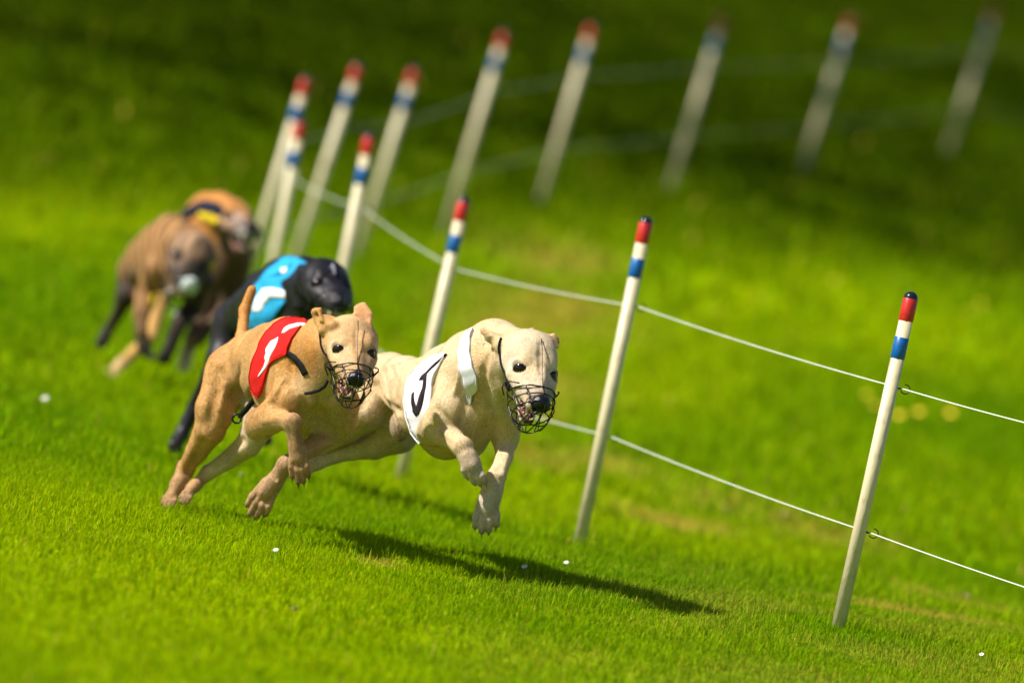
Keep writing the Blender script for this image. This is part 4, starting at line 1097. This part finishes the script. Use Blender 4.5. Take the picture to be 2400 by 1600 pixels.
print("brindle feet", d.seat((222, 822, -200)), d.seat((362, 845, 150)))

# ================================================================== orange-brown dog
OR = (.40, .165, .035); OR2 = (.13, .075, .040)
d = Dog(520, 560, 24.75, "orange brown dog with a navy and yellow vest, farthest back and partly hidden")
up = V3(.15, .98, .1); S = d.S
d.trunk([((540, 610, 120), 70, 44), ((512, 545, 90), 92, 54), ((482, 545, 10), 90, 54), ((448, 560, -70), 66, 48), ((412, 568, -150), 50, 42), ((386, 574, -215), 46, 38)], up, OR, OR2)
S.econe((512, 520, 95), (548, 515, 165), (62, 50), (48, 42), up, 20, OR)
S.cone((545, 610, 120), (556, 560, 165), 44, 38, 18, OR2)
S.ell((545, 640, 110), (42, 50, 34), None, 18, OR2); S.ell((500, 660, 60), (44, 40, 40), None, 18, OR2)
S.ell((376, 600, -215), (34, 44, 40), None, 18, OR)
d.limb([((376, 620, -210), 34), ((366, 700, -150), 26), ((350, 790, -60), 16), ((312, 826, -20), 14), ((280, 860, 20), 13)], (.48, .27, .08), 14)
d.paw((286, 852, 20), (276, 864, 30), (256, 884, 40), (.7, -.7, .1), 13, 28, (.52, .34, .16), nail=0)
d.limb([((500, 680, 70), 34), ((478, 740, 70), 24), ((455, 790, 100), 17), ((440, 835, 100), 13)], (.17, .10, .055), 14)
d.paw((442, 828, 100), (438, 842, 100), (434, 872, 100), (1, 0, .1), 13, 30, (.42, .33, .28), nail=0)
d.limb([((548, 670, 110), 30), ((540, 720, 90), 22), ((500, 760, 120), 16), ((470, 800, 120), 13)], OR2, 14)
H = d.head((565, 518, 225), (602, 546), 14, .80, OR, (.30, .27, .25), None, cheek=(.30, .17, .08), jaw=(0, -74, 92))
S.cone((524, 488, 180), (508, 500, 170), 13, 8, 8, OR)
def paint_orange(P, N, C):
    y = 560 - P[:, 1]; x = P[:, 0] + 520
    t = np.clip((y - 560 - .15 * (x - 480)) / 45, 0, 1) * (x > 420) * (y < 790)  # dark brown underside; the chest's shade is put into the coat colour
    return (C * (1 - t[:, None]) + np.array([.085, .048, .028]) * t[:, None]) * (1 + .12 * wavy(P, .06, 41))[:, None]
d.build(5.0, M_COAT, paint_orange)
d.eyes(M_EYE); d.nose(M_NOSE, 106); d.mouth(M_TONGUE, M_TOOTH, M_THROAT); d.basket(seed=8, r=1.5, extra=False, crown=False, material=M_WIRE)
vr = empty("racing_vest", d.W(S.L((480, 480, 60))) - parent_world(d.root)); vr.parent = d.root
d.drape([(424, 504), (440, 486), (462, 474), (490, 470), (522, 478), (532, 492), (520, 504), (495, 502), (468, 498), (446, 506), (420, 520)], "vest_cloth", M_VNAVY, vr, off=7, torso=False)
d.drape([(470, 498), (500, 505), (520, 520), (512, 532), (492, 522), (470, 512)], "vest_cloth", M_VYEL, vr, off=7, torso=False)
print("orange feet", d.seat((256, 888, 40)), d.seat((434, 875, 100)))
# ------------------------------------------------------------------ light-leaved trees at the side of the course; their broken shade lies on the far meadow
M_BARK = noise_tint(mat("bark", rough=.9), (.13, .09, .06), (.06, .04, .03), 8, .4, .6, .6, 20)
M_LEAF = bpy.data.materials.new("leaves"); M_LEAF.use_nodes = True
_n = M_LEAF.node_tree.nodes["Principled BSDF"]; _a = M_LEAF.node_tree.nodes.new("ShaderNodeAttribute"); _a.attribute_name = "Col"
M_LEAF.node_tree.links.new(_a.outputs["Color"], _n.inputs["Base Color"]); _n.inputs["Roughness"].default_value = .6
def tree(x, y, hgt, rad, seed, label, nleaf=5000):
    r = np.random.default_rng(seed); z0 = float(ground(x, y)); base = np.array([x, y, z0])
    root = empty("shade_tree", base, label=label, cat="tree", group="trees along the course")
    g = Geo(); th = hgt * .42
    g.tube([base + np.array([.1 * math.sin(k), .1 * math.cos(k * 2), -.2 + (th + .2) * k / 6]) for k in range(7)], [.26 - .022 * k for k in range(7)], 12)
    ends = []
    for k in range(9):
        a = 2 * math.pi * k / 9 + r.uniform(-.3, .3); el = r.uniform(.3, 1.2); ln = r.uniform(.55, .95) * rad
        st = base + np.array([0, 0, th * r.uniform(.75, 1.0)]); e = st + ln * np.array([math.cos(a) * math.cos(el), math.sin(a) * math.cos(el), math.sin(el) * 1.3])
        g.tube([st, (st + e) / 2 + r.normal(0, .2, 3), e], [.10, .06, .02], 7); ends.append(e)
    g.build("trunk", M_BARK, root)
    n = nleaf; v = r.normal(size=(n, 3)); v /= np.linalg.norm(v, axis=1, keepdims=True); v *= (r.random((n, 1)) ** .4)
    v *= 1 + .18 * np.sin(v[:, 0:1] * 5 + seed) * np.cos(v[:, 2:3] * 6 + seed)
    C = base + np.array([0, 0, hgt * .66]) + v * np.array([rad, rad, hgt * .33])
    u = r.normal(size=(n, 3)); u /= np.linalg.norm(u, axis=1, keepdims=True); w = np.cross(u, r.normal(size=(n, 3))); w /= np.linalg.norm(w, axis=1, keepdims=True)
    sz = r.uniform(.07, .13, (n, 1))
    V = np.stack([C - u * sz, C + w * sz * .5, C + u * sz, C - w * sz * .5], 1).reshape(-1, 3)
    F = (np.arange(n) * 4)[:, None] + np.array([[0, 1, 2, 3]])
    col = np.array([.05, .085, .015]) * r.lognormal(0, .3, n)[:, None]
    mesh_obj("crown", V, F, M_LEAF, root, smooth=False, cols=np.repeat(col, 4, 0))
_s = TO_SUN
LB = ["nearest light leaved tree left of the course", "second tree left of the course, just past the nearest one", "middle sized tree left of the meadow behind the second tree", "leftmost tree of the row beside the far meadow",
      "tall tree beside the meadow, closest to the far posts", "most distant and tallest tree beside the meadow"]
for i, (sx, sy, h, rd) in enumerate([(-2.6, 36.4, 10, 3.4), (3.0, 38.6, 10.5, 3.6), (0.2, 42.5, 11, 4.2), (-3.2, 47.0, 12, 4.6), (4.6, 47.5, 12, 4.6), (1.0, 54, 13, 5.2)]):
    zc = h * .66; x = sx + _s.x / _s.z * zc; y = sy + _s.y / _s.z * zc
    tree(x, y, h, rd, 60 + i, LB[i], int((150 if sx > 2 else 270) * rd * rd))
